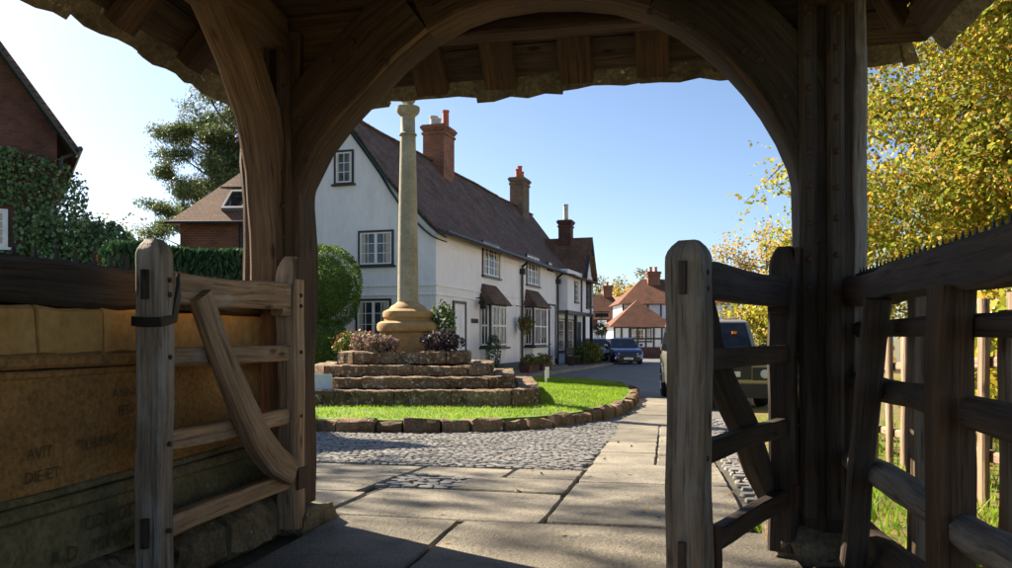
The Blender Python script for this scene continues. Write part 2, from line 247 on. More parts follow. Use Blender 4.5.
# ------------------------------------------------------------------ mesh builder
WLOC = {}
class MB:
    def __init__(s): s.v = []; s.f = []; s.uv = {}
    def add(s, vs, fs, uvs=None):
        o = len(s.v); s.v += [tuple(p) for p in vs]
        for i, f in enumerate(fs):
            if uvs and uvs[i]: s.uv[len(s.f)] = uvs[i]
            s.f.append(tuple(o + k for k in f))
        return s
    def box(s, x0, x1, y0, y1, z0, z1):
        return s.hexa([(x0, y0, z0), (x1, y0, z0), (x1, y1, z0), (x0, y1, z0), (x0, y0, z1), (x1, y0, z1), (x1, y1, z1), (x0, y1, z1)])
    def hexa(s, p):
        return s.add(p, [(3, 2, 1, 0), (4, 5, 6, 7), (0, 1, 5, 4), (1, 2, 6, 5), (2, 3, 7, 6), (3, 0, 4, 7)])
    def prism(s, poly, fn, t0, t1):
        n = len(poly)
        s.add([fn(a, b, t0) for a, b in poly] + [fn(a, b, t1) for a, b in poly],
              [tuple(range(n))[::-1], tuple(range(n, 2 * n))] + [(i, (i + 1) % n, n + (i + 1) % n, n + i) for i in range(n)]); return s
    def beam(s, path, w, h, up=(0, 0, 1), jit=0.006, cham=0.12, seg=0.16, taper=1.0, freq=2.3, sc=None):
        path = [V(p) for p in path]; pts = [path[0]]
        for a, b in zip(path, path[1:]):
            k = max(1, int((b - a).length / seg))
            pts += [a.lerp(b, (i + 1) / k) for i in range(k)]
        n = len(pts); up = V(up); c = cham * min(w, h); hw, hh = w / 2, h / 2
        sec = [(-hw + c, -hh), (hw - c, -hh), (hw, -hh + c), (hw, hh - c), (hw - c, hh), (-hw + c, hh), (-hw, hh - c), (-hw, -hh + c)]
        per = [0.0]
        for i in range(8): per.append(per[-1] + math.dist(sec[i], sec[(i + 1) % 8]))
        vs = []; L = [0.0]; ro = V((random.random() * 50, random.random() * 50, random.random() * 50)); u0 = random.random() * 20; v0 = random.random() * 5
        for i, p in enumerate(pts):
            t = (pts[min(i + 1, n - 1)] - pts[max(i - 1, 0)]).normalized()
            sd = t.cross(up); sd = sd.normalized() if sd.length > 1e-4 else V((1, 0, 0)); u2 = sd.cross(t)
            if i: L.append(L[-1] + (p - pts[i - 1]).length)
            k = sc(p) if sc else 1 + (taper - 1) * i / (n - 1)
            for q, (a, b) in enumerate(sec):
                P = p + sd * a * k + u2 * b * k
                if jit: P = P + (sd * noise.noise((P * freq) + ro) + u2 * noise.noise((P * freq) - ro)) * jit * 2
                vs.append(P)
        fs = []; uvs = []
        for i in range(n - 1):
            for q in range(8):
                r = (q + 1) % 8
                fs.append((i * 8 + q, i * 8 + r, (i + 1) * 8 + r, (i + 1) * 8 + q))
                uvs.append([(u0 + L[i], v0 + per[q]), (u0 + L[i], v0 + per[q + 1]), (u0 + L[i + 1], v0 + per[q + 1]), (u0 + L[i + 1], v0 + per[q])])
        fs.append(tuple(range(8))[::-1]); uvs.append(None); fs.append(tuple((n - 1) * 8 + q for q in range(8))); uvs.append(None)
        # beam faces wind so that normals point outwards
        s.add(vs, fs, uvs); return s
    def tube(s, path, rad, n=8):
        path = [V(p) for p in path]; m = len(path)
        if not hasattr(rad, '__len__'): rad = [rad] * m
        vs = []; ref = V((0.31, 0.52, 0.79)); L = 0; uvs = []; fs = []; Ls = []
        for i, p in enumerate(path):
            t = (path[min(i + 1, m - 1)] - path[max(i - 1, 0)]).normalized()
            a = t.cross(ref).normalized(); b = t.cross(a)
            if i: L += (p - path[i - 1]).length
            Ls.append(L)
            for q in range(n):
                th = 2 * math.pi * q / n; vs.append(p + (a * math.cos(th) + b * math.sin(th)) * rad[i])
        for i in range(m - 1):
            for q in range(n): r = (q + 1) % n; fs.append((i * n + q, i * n + r, (i + 1) * n + r, (i + 1) * n + q))
        fs.append(tuple(range(n))[::-1]); fs.append(tuple((m - 1) * n + q for q in range(n)))
        s.add(vs, fs); return s
    def lathe(s, prof, c=(0, 0, 0), n=24, rot=0.0):
        vs = [(c[0] + r * math.cos(rot + 2 * math.pi * q / n), c[1] + r * math.sin(rot + 2 * math.pi * q / n), c[2] + z) for r, z in prof for q in range(n)]
        m = len(prof)
        fs = [(i * n + q, i * n + (q + 1) % n, (i + 1) * n + (q + 1) % n, (i + 1) * n + q) for i in range(m - 1) for q in range(n)]
        fs += [tuple(range(n))[::-1], tuple((m - 1) * n + q for q in range(n))]
        s.add(vs, fs); return s
    def build(s, name, material, parent=None, world=True, smooth=None, kind=None):
        me = bpy.data.meshes.new(name)
        off = V((0, 0, 0))
        if parent is not None and world: off = WLOC.get(parent.name, V((0, 0, 0)))
        vs = [(p[0] - off.x, p[1] - off.y, p[2] - off.z) for p in s.v]
        me.from_pydata(vs, [], s.f)
        uvl = me.uv_layers.new(name='UVMap'); data = np.zeros((len(me.loops), 2), dtype=np.float32)
        vv = s.v
        for poly in me.polygons:
            u = s.uv.get(poly.index); ls = poly.loop_start
            if u:
                for k, q in enumerate(u): data[ls + k] = q
            else:
                n = poly.normal
                if abs(n.z) > 0.97: t = V((1, 0, 0)); b = V((0, 1, 0))
                else: t = V((0, 0, 1)).cross(n).normalized(); b = n.cross(t)
                for k, vi in enumerate(poly.vertices):
                    p = V(vv[vi]); data[ls + k] = (p.dot(t), p.dot(b))
        uvl.data.foreach_set('uv', data.ravel())
        me.materials.append(MATS[material])
        if smooth is not None:
            me.polygons.foreach_set('use_smooth', [True] * len(me.polygons)); me.set_sharp_from_angle(angle=math.radians(smooth))
        o = bpy.data.objects.new(name, me); COL.objects.link(o)
        if parent is not None:
            o.parent = parent; WLOC[o.name] = off
        if kind: o['kind'] = kind
        return o
def tag(o, label, cat=None, group=None, kind=None):
    o['label'] = label
    if cat: o['category'] = cat
    if group: o['group'] = group
    if kind: o['kind'] = kind
    return o
def thing(name, loc, label, cat, group=None, rz=0.0):
    o = bpy.data.objects.new(name, None); COL.objects.link(o); o.location = loc; o.rotation_euler = (0, 0, rz); o.empty_display_size = 0.3
    WLOC[o.name] = V(loc); return tag(o, label, cat, group)
def structure(o): o['kind'] = 'structure'; return o
def leaves(name, pts, size, material, parent=None, aspect=0.6, world=True, kind=None, up=0.0, svar=0.35, axis=None):
    """many small leaf faces, two triangles each"""
    pts = np.asarray(pts, dtype=np.float64); n = len(pts)
    if parent is not None and world: pts = pts - np.array(WLOC.get(parent.name, V((0, 0, 0))))
    a = RNG.normal(size=(n, 3)) if axis is None else np.asarray(axis) + RNG.normal(size=(n, 3)) * 0.35
    a /= np.linalg.norm(a, axis=1)[:, None]
    r = RNG.normal(size=(n, 3)); r[:, 2] += up; b = np.cross(a, r); b /= np.linalg.norm(b, axis=1)[:, None]
    nn = np.cross(a, b)
    sz = (size * (1 + svar * RNG.uniform(-1, 1, n)))[:, None]
    vs = np.empty((n, 4, 3))
    vs[:, 0] = pts - a * sz * .5; vs[:, 1] = pts + b * sz * aspect * .5 + nn * sz * .1; vs[:, 2] = pts + a * sz * .5; vs[:, 3] = pts - b * sz * aspect * .5 + nn * sz * .1
    me = bpy.data.meshes.new(name); me.vertices.add(n * 4); me.vertices.foreach_set('co', vs.ravel())
    me.loops.add(n * 4); me.loops.foreach_set('vertex_index', np.arange(n * 4)); me.polygons.add(n)
    me.polygons.foreach_set('loop_start', np.arange(0, n * 4, 4)); me.update(calc_edges=True); me.validate()
    me.materials.append(MATS[material]); o = bpy.data.objects.new(name, me); COL.objects.link(o)
    if parent is not None: o.parent = parent
    if kind: o['kind'] = kind
    return o
def ell(c, r, n, inner=0.35, rough=0.22, fr=2.0, zmin=None, sq=2.0):
    """points through an uneven ellipsoid, most of them towards its outside"""
    d = RNG.normal(size=(n, 3)); d /= np.linalg.norm(d, axis=1)[:, None]
    off = V(RNG.uniform(0, 50, 3))
    k = np.array([1 + rough * noise.noise(V(x) * fr + off) * 1.6 for x in d])
    if sq != 2.0: k = k * (np.abs(d) ** sq).sum(1) ** (-1 / sq)
    rad = (inner + (1 - inner) * RNG.uniform(0, 1, n) ** 0.5) * k
    p = np.array(c) + d * rad[:, None] * np.array(r)
    if zmin is not None: p = p[p[:, 2] > zmin]
    return p
def text_mesh(body, size, fn, material, name, parent, depth=0.004, align='CENTER'):
    cu = bpy.data.curves.new('txt', 'FONT'); cu.body = body; cu.size = size; cu.align_x = align; cu.resolution_u = 2
    ob = bpy.data.objects.new('txt', cu); COL.objects.link(ob)
    dg = bpy.context.evaluated_depsgraph_get(); me = bpy.data.meshes.new_from_object(ob.evaluated_get(dg))
    mb = MB(); n = len(me.vertices)
    mb.add([fn(v.co.x, v.co.y, depth) for v in me.vertices], [tuple(p.vertices) for p in me.polygons])
    bpy.data.objects.remove(ob); bpy.data.curves.remove(cu); bpy.data.meshes.remove(me)
    return mb.build(name, material, parent)

# ================================================================== SETTING
def sheet(name, xs, ys, dz, material, zf=None):
    mb = MB(); nx, ny = len(xs), len(ys)
    vs = [(x, y, (zf(x, y) if zf else ground(y)) + dz) for y in ys for x in xs]
    fs = [(j * nx + i, j * nx + i + 1, (j + 1) * nx + i + 1, (j + 1) * nx + i) for j in range(ny - 1) for i in range(nx - 1)]
    mb.add(vs, fs); return structure(mb.build(name, material, smooth=60))
YS = [-600, -80, -20, 0, 2, 4, 4.6] + [4.6 + 0.4 * i for i in range(1, 24)] + [16, 20, 30, 45, 70, 120, 250, 600]
sheet('ground', [-600, -150, -40, -15, -8, -4, 0, 4, 10, 40, 150, 600], YS, -0.045, 'earth')
sheet('road', [-26, -14, -8, -4, 0, 4, 9, 16], [y for y in YS if 12.0 < y < 60] + [70, 120, 160], -0.012, 'asphalt')
sheet('verge', [1.15, 2.5, 5, 9, 16, 30], [y for y in YS if 0 <= y < 15.5] + [16, 20, 30, 45], -0.006, 'litter')
path = sheet('path', [-5.6, -3, -1, 1.15], [-1.5, 0, 2, 4] + [4.6 + 0.4 * i for i in range(0, 24)] + [16, 19.6], -0.03, 'joint_earth')

# flagstones: each its own slab with a worn, uneven edge
def flag(x0, x1, y0, y1, name='flagstone', gap=0.011):
    mb = MB(); x0 += gap; x1 -= gap; y0 += gap; y1 -= gap
    cor = [(x0, y0), (x1, y0), (x1, y1), (x0, y1)]; ring = []
    tz = random.uniform(-.004, .006); tx = random.uniform(-.004, .004); ty = random.uniform(-.003, .003)
    cx, cy = (x0 + x1) / 2, (y0 + y1) / 2
    for k in range(4):
        a, b = V(cor[k]), V(cor[(k + 1) % 4]); m = max(3, int((b - a).length / 0.17))
        for i in range(m):
            p = a.lerp(b, i / m); j = 0.012
            p.x += noise.noise(V((p.x * 4, p.y * 4, 3.1))) * j; p.y += noise.noise(V((p.x * 4, p.y * 4, 8.7))) * j
            if i == 0: p = p.lerp(V((cx, cy)), 0.02)
            ring.append(p)
    n = len(ring)
    def zz(p): return ground(p.y) + tz + tx * (p.x - cx) + ty * (p.y - cy) + 0.003 * noise.noise(V((p.x * 2, p.y * 2, 1)))
    def ins(p, d):
        q = V((cx, cy)) - p; return p + q.normalized() * d
    vs = [(p.x, p.y, zz(p) - 0.05) for p in ring] + [(p.x, p.y, zz(p) - 0.011) for p in ring]
    r2 = [ins(p, 0.012) for p in ring]; vs += [(p.x, p.y, zz(p)) for p in r2]
    r3 = [ins(p, 0.2 * min(x1 - x0, y1 - y0)) for p in ring]; vs += [(p.x, p.y, zz(p) + 0.002 - 0.004 * random.random()) for p in r3]
    vs.append((cx, cy, zz(V((cx, cy)))))
    fs = []
    for lv in range(3):
        for i in range(n): j = (i + 1) % n; fs.append((lv * n + i, lv * n + j, (lv + 1) * n + j, (lv + 1) * n + i))
    fs += [(3 * n + i, 3 * n + (i + 1) % n, 4 * n) for i in range(n)]
    mb.add(vs, fs); return mb.build(name, 'flag_stone', path, smooth=35)
cells = [(-2.0, -1.22, 3.1, 4.72), (-1.22, .66, 3.25, 4.72), (-2.0, -.9, 1.6, 3.1), (-.9, .66, 1.7, 3.25), (-2.0, -.6, 0, 1.6), (-.6, .66, 0, 1.7), (-2.0, -.6, -1.4, 0), (-.6, .66, -1.4, 0),
         (-4.9, -3.35, 4.72, 5.7), (-3.35, -2.12, 4.72, 5.55), (-4.9, -3.6, 5.7, 6.5), (-3.6, -2.22, 5.55, 6.45), (-4.9, -3.5, 6.5, 7.2), (-3.5, -2.2, 6.45, 7.2),
         (-2.12, -.72, 4.72, 5.85), (-1.62, -.72, 5.85, 6.62), (-2.2, -1.35, 6.62, 7.24), (-1.35, -.72, 6.62, 7.3),
         (-.72, .5, 4.72, 6.5), (-.72, .5, 6.5, 7.95), (-.74, -.1, 7.95, 9.2), (-.1, .5, 7.95, 9.0), (-.1, .5, 9.0, 10.4), (-.76, -.1, 9.2, 10.7),
         (-.1, .5, 10.4, 11.9), (-.78, -.1, 10.7, 12.2), (-.1, .48, 11.9, 13.4), (-.8, -.1, 12.2, 13.8), (-.8, .46, 13.8, 15.3), (-.82, .44, 15.3, 17.0), (-.84, .4, 17.0, 18.3), (-.86, .36, 18.3, 19.5)]
for c in cells: flag(*c)

# cobbles: thousands of small set stones in one piece
def green_r(th):
    c, s = math.cos(th), math.sin(th); e = 2.5
    return (abs(c / 4.35) ** e + abs(s / 7.15) ** e) ** (-1 / e)
GC = (-5.15, 18.45)
def in_green(x, y, pad=0.0):
    dx, dy = x - GC[0], y - GC[1]; return math.hypot(dx, dy) < green_r(math.atan2(dy, dx)) + pad
def cobbles(name, x0, x1, y0, y1, sx, sy, label=None):
    mb = MB(); y = y0; row = 0
    while y < y1:
        x = x0 + (0.5 * sx if row % 2 else 0) + random.uniform(-.02, .02)
        while x < x1:
            w = sx * random.uniform(.72, 1.2)
            cx = x + w / 2; cy = y + random.uniform(-.012, .012)
            x += w + 0.008
            if in_green(cx, cy, 0.12): continue
            h = random.uniform(.004, .012); a = random.uniform(-.25, .25); n = 8; hl = sy * random.uniform(.42, .5); z = ground(cy) + random.uniform(-.008, .006)
            ca, sa = math.cos(a), math.sin(a); vs = []
            for sc, hz in ((1.0, -0.02), (0.9, h * .6), (0.5, h)):
                for q in range(n):
                    t = 2 * math.pi * (q + .5) / n; ex = abs(math.cos(t)) ** .7 * math.copysign(1, math.cos(t)) * w / 2 * sc; ey = abs(math.sin(t)) ** .7 * math.copysign(1, math.sin(t)) * hl * sc
                    vs.append((cx + ex * ca - ey * sa, cy + ex * sa + ey * ca, z + hz))
            fs = [(l * n + q, l * n + (q + 1) % n, (l + 1) * n + (q + 1) % n, (l + 1) * n + q) for l in range(2) for q in range(n)] + [tuple(2 * n + q for q in range(n))]
            mb.add(vs, fs)
        y += sy + 0.006; row += 1
    o = mb.build(name, 'cobble', path, smooth=50, kind='stuff'); o['label'] = label; return o
cobbles('cobbles', -6.8, -.80, 7.34, 14.0, .085, .052, 'rounded grey cobbles set between flagstones and round green')
cobbles('cobbles', -2.2, -1.64, 5.9, 6.56, .11, .075, 'small patch of cobbles among flagstones')
cobbles('cobbles', .56, 1.12, 4.95, 15.0, .17, .12, 'strip of setts along the right edge of the path')

# the green: low mound of turf inside a ring of rough kerb stones
KH = 0.19
def green_z(x, y):
    dx, dy = x - GC[0], y - GC[1]; q = math.hypot(dx, dy) / green_r(math.atan2(dy, dx))
    return -0.35 + KH - 0.01 + 0.10 * (1 - min(1, q) ** 2.2) + 0.012 * noise.noise(V((x, y, 0)))
def green_base(y): return ground(y)
mb = MB(); rings = [0.01, .2, .4, .6, .75, .87, .95, 1.0]; n = 64
vs = []
for q in rings:
    for k in range(n):
        th = 2 * math.pi * k / n; r = green_r(th) * q; x, y = GC[0] + r * math.cos(th), GC[1] + r * math.sin(th)
        vs.append((x, y, green_z(x, y) + max(0, ground(y) + .35)))
for k in range(n):
    th = 2 * math.pi * k / n; r = green_r(th); x, y = GC[0] + r * math.cos(th), GC[1] + r * math.sin(th); vs.append((x, y, -.5))
fs = [(l * n + k, l * n + (k + 1) % n, (l + 1) * n + (k + 1) % n, (l + 1) * n + k) for l in range(len(rings)) for k in range(n)] + [tuple(range(n))[::-1]]
mb.add(vs, [f[::-1] for f in fs]); green = structure(mb.build('green', 'turf', smooth=60))
th = -math.pi
while th < math.pi:
    r = green_r(th); L = random.uniform(.38, .66); dth = L / r
    th2 = th + dth; r2 = green_r(th2)
    p, q = V((GC[0] + (r + .07) * math.cos(th), GC[1] + (r + .07) * math.sin(th), 0)), V((GC[0] + (r2 + .07) * math.cos(th2), GC[1] + (r2 + .07) * math.sin(th2), 0))
    d = (q - p); e = d.normalized() * .012
    if (p.y < 24.5 or p.x > -4):
        top = KH + random.uniform(-.04, .03); dp = random.uniform(.18, .28); m2 = MB()
        z = ground((p.y + q.y) / 2)
        m2.beam([p + e + V((0, 0, z + top / 2 - .04)), q - e + V((0, 0, z + top / 2 - .04 + random.uniform(-.01, .01)))], dp, top + .08, jit=.026, cham=.2, seg=.08, freq=5)
        m2.build('kerb_stone', 'kerb_stone', green, smooth=40)
    th = th2
# grass blades on the green
def blades(n, h, accept, zf, name, parent=None):
    pts = []
    while len(pts) < n:
        th = random.uniform(0, 2 * math.pi); q = math.sqrt(random.random()); r = green_r(th) * q * .985
        x, y = GC[0] + r * math.cos(th), GC[1] + r * math.sin(th)
        if accept(x, y): pts.append((x, y, zf(x, y) + max(0, ground(y) + .35)))
    return leaves_grass(name, pts, h, parent)
def leaves_grass(name, pts, h, parent=None):
    pts = np.asarray(pts); n = len(pts); off = WLOC.get(parent.name, V((0, 0, 0))) if parent else V((0, 0, 0))
    pts = pts - np.array(off)
    a = RNG.uniform(0, 2 * math.pi, n); d = np.stack([np.cos(a), np.sin(a), np.zeros(n)], 1); hh = h * RNG.uniform(.5, 1.25, n)
    ln = RNG.normal(size=(n, 2)) * .4
    vs = np.empty((n, 3, 3)); w = .007
    vs[:, 0] = pts - d * w; vs[:, 1] = pts + d * w; vs[:, 2] = pts + np.stack([ln[:, 0] * hh, ln[:, 1] * hh, hh], 1)
    me = bpy.data.meshes.new(name); me.vertices.add(n * 3); me.vertices.foreach_set('co', vs.ravel()); me.loops.add(n * 3)
    me.loops.foreach_set('vertex_index', np.arange(n * 3)); me.polygons.add(n); me.polygons.foreach_set('loop_start', np.arange(0, n * 3, 3))
    me.update(calc_edges=True); me.materials.append(MATS['grass_blade']); o = bpy.data.objects.new(name, me); COL.objects.link(o)
    o['kind'] = 'stuff'
    if parent: o.parent = parent
    return o
CC = V((*WP(408, 17.0), 0))                                          # column centre
gr = blades(75000, .048, lambda x, y: math.hypot(x - CC.x, y - CC.y) > 2.5 and not (random.random() < .8 and noise.noise(V((x * .9, y * .9, 5))) > .38), green_z, 'grass')
tag(gr, 'bright short grass growing on the round green', 'grass', kind='stuff')

# ================================================================== LYCHGATE
lych = thing('lychgate', (-.69, 2.4, 0), 'dark oak lychgate with arched braces under a stone slab roof', 'lychgate')
XL, XR, YF, YB, ZE, TAN = -2.76, 1.5, 5.1, -0.9, 2.8, 1.05
XM = (XL + XR) / 2
LP, RP = -2.25, .81                                                   # post centre lines
for x, w, y in ((LP, .36, 4.4), (RP, .3, 4.4), (LP, .3, .4), (RP, .3, .4)):
    MB().beam([(x, y, .12), (x, y, 1.4), (x, y, 2.86)], w, .28, up=(0, 1, 0), jit=.012, cham=.1, seg=.22).build('post', 'oak_dark' if x == LP else 'oak_black', lych, smooth=35)
    b = MB().beam([(x - .27, y, .0), (x - .1, y + .02, .01), (x + .25, y, -.01)], .44, .26, jit=.035, cham=.3, seg=.07, freq=5); b.build('post_base', 'rubble', lych, smooth=45)
for x, m in ((LP - .02, 'oak_dark'), (LP + .115, 'oak_dark'), (RP - .11, 'oak_black'), (RP + .02, 'oak_black')):
    bt = MB().beam([(x, 4.235, .2 if x > 0 else 1.25), (x, 4.235, 1.9), (x, 4.235, 2.8)], .085, .06, up=(0, 1, 0), jit=.004, cham=.35, seg=.3).build('batten', m, lych, smooth=40)
    for k in range(9):
        z = 2.7 - k * .17 + random.uniform(-.02, .02)
        MB().lathe([(.016, 0), (.015, .008), (.009, .013), (.001, .014)], (0, 0, 0), 8).v
        s = MB(); s.lathe([(.017, 0), (.015, .010), (.008, .016), (.0005, .017)], (0, 0, 0), 8); s.v = [(x + p[0], 4.206 - p[2], z + p[1]) for p in s.v]
        s.build('stud', 'rust_iron', bt, smooth=60)
# outer board on the right post, open side of the frame
MB().beam([(RP + .14, 4.3, .1), (RP + .14, 4.3, 2.86)], .07, .09, up=(0, 1, 0), jit=.005, cham=.2).build('edge_board', 'oak_grey', lych, smooth=35)
# arch
ARC = [PLANEY(px, py, 4.5) for px, py in [(302, 275), (308, 240), (317, 192), (334, 157), (356, 128), (380, 103), (408, 73), (440, 46), (470, 29), (500, 19), (540, 13), (580, 12), (616, 16), (650, 26), (677, 39), (702, 57),
       (724, 76), (743, 97), (760, 120), (775, 145), (787, 172), (794, 203), (798, 250)]]
def yz(a, b, t): return (a, t, b)
def offs(pts, d):
    out = []
    for i, p in enumerate(pts):
        a, b = V(pts[max(0, i - 1)]), V(pts[min(len(pts) - 1, i + 1)]); t = (b - a).normalized(); out.append((p[0] - t.y * d, p[1] + t.x * d))
    return out
segs = [(0, 7), (7, 13), (13, 22)]
for k, (i, j) in enumerate(segs):
    A = ARC[i:j + 1]; B = offs(A, .34 if k != 1 else .2)
    if k == 0: B = [(max(p[0], LP - .02), p[1]) for p in B]
    if k == 2: B = [(min(p[0], RP + .02), p[1]) for p in B]
    m = 'oak_black' if k == 2 else 'oak_dark'
    # a curved brace swept along the arch, its faces a little uneven
    mb = MB(); n = len(A); vs = []; fs = []; uvs = []; L = 0; u0 = random.random() * 9
    Ls = []
    for q in range(n):
        if q: L += math.dist(A[q], A[q - 1])
        Ls.append(L); a, b2 = V(A[q]), V(B[q]); d = (b2 - a)
        for (f, y) in ((.06, 4.26), (.18, 4.245), (.6, 4.24), (1, 4.25), (1, 4.52), (.06, 4.52), (0, 4.49), (0, 4.29)):
            p = a + d * f; vs.append((p.x, y + noise.noise(V((p.x * 4, p.y * 4, y))) * .012, p.y))
    W8 = [0, .04, .18, .32, .6, .9, .95, 1.1, 1.15]
    for q in range(n - 1):
        for r in range(8):
            s2 = (r + 1) % 8; fs.append((q * 8 + r, (q + 1) * 8 + r, (q + 1) * 8 + s2, q * 8 + s2))
            uvs.append([(u0 + Ls[q], W8[r]), (u0 + Ls[q + 1], W8[r]), (u0 + Ls[q + 1], W8[r + 1]), (u0 + Ls[q], W8[r + 1])])
    fs += [tuple(range(8)), tuple((n - 1) * 8 + r for r in range(8))[::-1]]; uvs += [None, None]
    mb.add(vs, [f[::-1] for f in fs], [u[::-1] if u else None for u in uvs]); mb.build('arch_brace', m, lych, smooth=35)
    path_e = [(p[0], 4.285, p[1]) for p in offs(A, .03)]
    MB().beam(path_e, .05, .05, up=(0, 1, 0), jit=.003, cham=.3, seg=.2).build('arch_moulding', 'oak_warm' if k < 2 else 'oak_dark', lych, smooth=45)
for px, py in ((330, 60), (352, 42), (385, 62), (300, 120), (306, 160), (650, 12), (672, 20), (690, 26), (760, 60), (785, 95), (800, 140), (745, 50)):
    a, b = PLANEY(px, py, 4.23); sp_ = MB(); sp_.lathe([(.018, -.01), (.018, .022), (.012, .026)], (0, 0, 0), 8); sp_.v = [(a + p[0], 4.245 - p[2], b + p[1]) for p in sp_.v]; sp_.build('peg', 'oak_black', lych)
# spandrel infill, behind the braces
for side, x0, x1, i, j in ((0, LP, -1.0, 0, 8), (1, -.25, RP, 12, 22)):
    A = ARC[i:j + 1]; poly = [(p[0], p[1]) for p in offs(A, .1)]
    poly = ([(LP, poly[0][1])] + poly + [(poly[-1][0], 3.05), (LP, 3.05)]) if side == 0 else (poly + [(RP, poly[-1][1]), (RP, 3.05), (poly[0][0], 3.05)])
    MB().prism(poly, yz, 4.34, 4.42).build('spandrel', 'oak_dark' if side == 0 else 'oak_black', lych)
MB().beam([(XL + .25, 4.4, 3.13), (-.7, 4.4, 3.16), (XR - .25, 4.4, 3.13)], .3, .34, jit=.014, cham=.1, seg=.3).build('tie_beam', 'oak_dark', lych, smooth=35)
MB().beam([(XL + .25, .4, 3.13), (XR - .25, .4, 3.13)], .3, .34, jit=.014, cham=.1, seg=.3).build('tie_beam', 'oak_dark', lych, smooth=35)
for x, m in ((LP + .02, 'oak_warm'), (RP, 'oak_dark')):
    MB().beam([(x, -.4, 2.86), (x, 2, 2.85), (x, 4.24, 2.86)], .24, .2, jit=.012, cham=.12, seg=.3).build('wall_plate', m, lych, smooth=35)
MB().beam([(XL + .5, 4.72, 2.98), (XR - .5, 4.72, 2.98)], .16, .14, jit=.008, cham=.12, seg=.3).build('front_plate', 'oak_dark', lych, smooth=35)
# curved braces from the posts back to the wall plates
def yzbrace(x, m, w, sgn):
    inner = [(4.27, 1.32), (4.25, 1.7), (4.2, 2.05), (4.08, 2.35), (3.9, 2.6), (3.62, 2.84)]
    MB().beam([(x, a, b) for a, b in inner], .17, w, up=(1, 0, 0), jit=.012, cham=.14, seg=.14).build('knee_brace', m, lych, smooth=40)
yzbrace(LP + .02, 'oak_warm', .2, 1)
# roof
class Slope:
    def __init__(s, O, e, i, L): s.O = V(O); s.e = V(e); s.i = V(i); s.L = L; s.up = (s.i + V((0, 0, TAN))); s.n = s.e.cross(s.up).normalized(); s.n = s.n if s.n.z > 0 else -s.n; s.k = s.up.length
    def P(s, a, t, o=0): q = s.O + s.e * a + s.up * t + s.n * o; return q + V((0, 0, (q.x - XM) * .022))
slopes = {'f': Slope((XL, YF, ZE), (1, 0, 0), (0, -1, 0), XR - XL), 'l': Slope((XL, YB, ZE), (0, 1, 0), (1, 0, 0), YF - YB),
          'r': Slope((XR, YB, ZE), (0, 1, 0), (-1, 0, 0), YF - YB), 'b': Slope((XL, YB, ZE), (1, 0, 0), (0, 1, 0), XR - XL)}
TM = (XR - XL) / 2
def qprism(sl, a0, a1, t0, t1, o0, o1, clip=True, lift=0.0):
    def A(a, t): return min(max(a, t), sl.L - t) if clip else a
    p = [sl.P(A(a0, t0), t0, o0), sl.P(A(a1, t0), t0, o0), sl.P(A(a1, t1), t1, o0), sl.P(A(a0, t1), t1, o0)]
    q = [sl.P(A(a0, t0), t0, o1 + lift), sl.P(A(a1, t0), t0, o1 + lift), sl.P(A(a1, t1), t1, o1), sl.P(A(a0, t1), t1, o1)]
    m = MB(); m.hexa(p + q)
    if (p[1] - p[0]).cross(p[3] - p[0]).dot(q[0] - p[0]) < 0: m.f = [f[::-1] for f in m.f]
    return m
for key, sl in slopes.items():
    # rafters
    a = .32
    while a < sl.L - .3:
        tm = min(TM, a, sl.L - a) - .02; w = .2 if key == 'f' else .15
        aa = a + random.uniform(-.02, .02)
        if tm > .2:
            MB().beam([sl.P(aa, -.02, -.06), sl.P(aa, tm, -.06)], w, .1, up=sl.n, jit=.006, cham=.06, seg=.3).build('rafter', 'oak_dark', lych, smooth=30)
        a += .47 if key == 'f' else .6
    # close boarding
    t = 0.0
    while t < TM - .02:
        t2 = min(TM, t + .15); m = qprism(sl, -.02, sl.L + .02, t, t2 - .006, -.004 + random.uniform(0, .006), .014)
        u0 = random.random() * 10
        for fi in range(6):
            f = m.f[fi]; m.uv[fi] = [(V(m.v[v]).dot(sl.e) + u0, (V(m.v[v]) - sl.O).dot(sl.up.normalized())) for v in f]
        m.build('board', 'board_wood', lych); t = t2
    # stone slabs, thick at the eaves
    t = -.09; c = 0
    while t < TM - .05:
        hgt = .36 if c == 0 else .3; a = min(t, 0) - random.uniform(0, .2)
        t2 = min(TM, t + hgt)
        while a < sl.L:
            w = random.uniform(.36, .66); a1 = a + w
            lo, hi = max(a, max(t, 0)), min(a1, sl.L - max(t, 0))
            if hi - lo > .06:
                th = random.uniform(.035, .055); t0 = t + random.uniform(-.02, .015)
                m = MB(); nseg = 5; vs = []
                def A(q, tt): return min(max(q, tt), sl.L - tt)
                for o in (0, 1):
                    for r, tt in ((0, t0), (1, t2 + .02)):
                        for k in range(nseg + 1):
                            q = lo - .003 + (hi - lo + .006) * k / nseg
                            jj = (noise.noise(V((q * 7, t * 5, c + 3))) * .022) if r == 0 else 0
                            if r == 1: q = A(q, tt)
                            vs.append(sl.P(q, tt + jj, .018 + (.03 if r == 0 else 0) * (c > 0) + o * (th if r == 0 else .03)))
                s1 = nseg + 1; fs = []
                for k in range(nseg):
                    fs += [(k, k + 1, s1 + k + 1, s1 + k), (2 * s1 + k, 3 * s1 + k, 3 * s1 + k + 1, 2 * s1 + k + 1), (k, 2 * s1 + k, 2 * s1 + k + 1, k + 1), (s1 + k, s1 + k + 1, 3 * s1 + k + 1, 3 * s1 + k)]
                fs += [(0, s1, 3 * s1, 2 * s1), (nseg, 2 * s1 + nseg, 3 * s1 + nseg, s1 + nseg)]
                m.add(vs, fs); m.build('roof_slab', 'roof_slab', lych)
            a = a1
        t = t2; c += 1
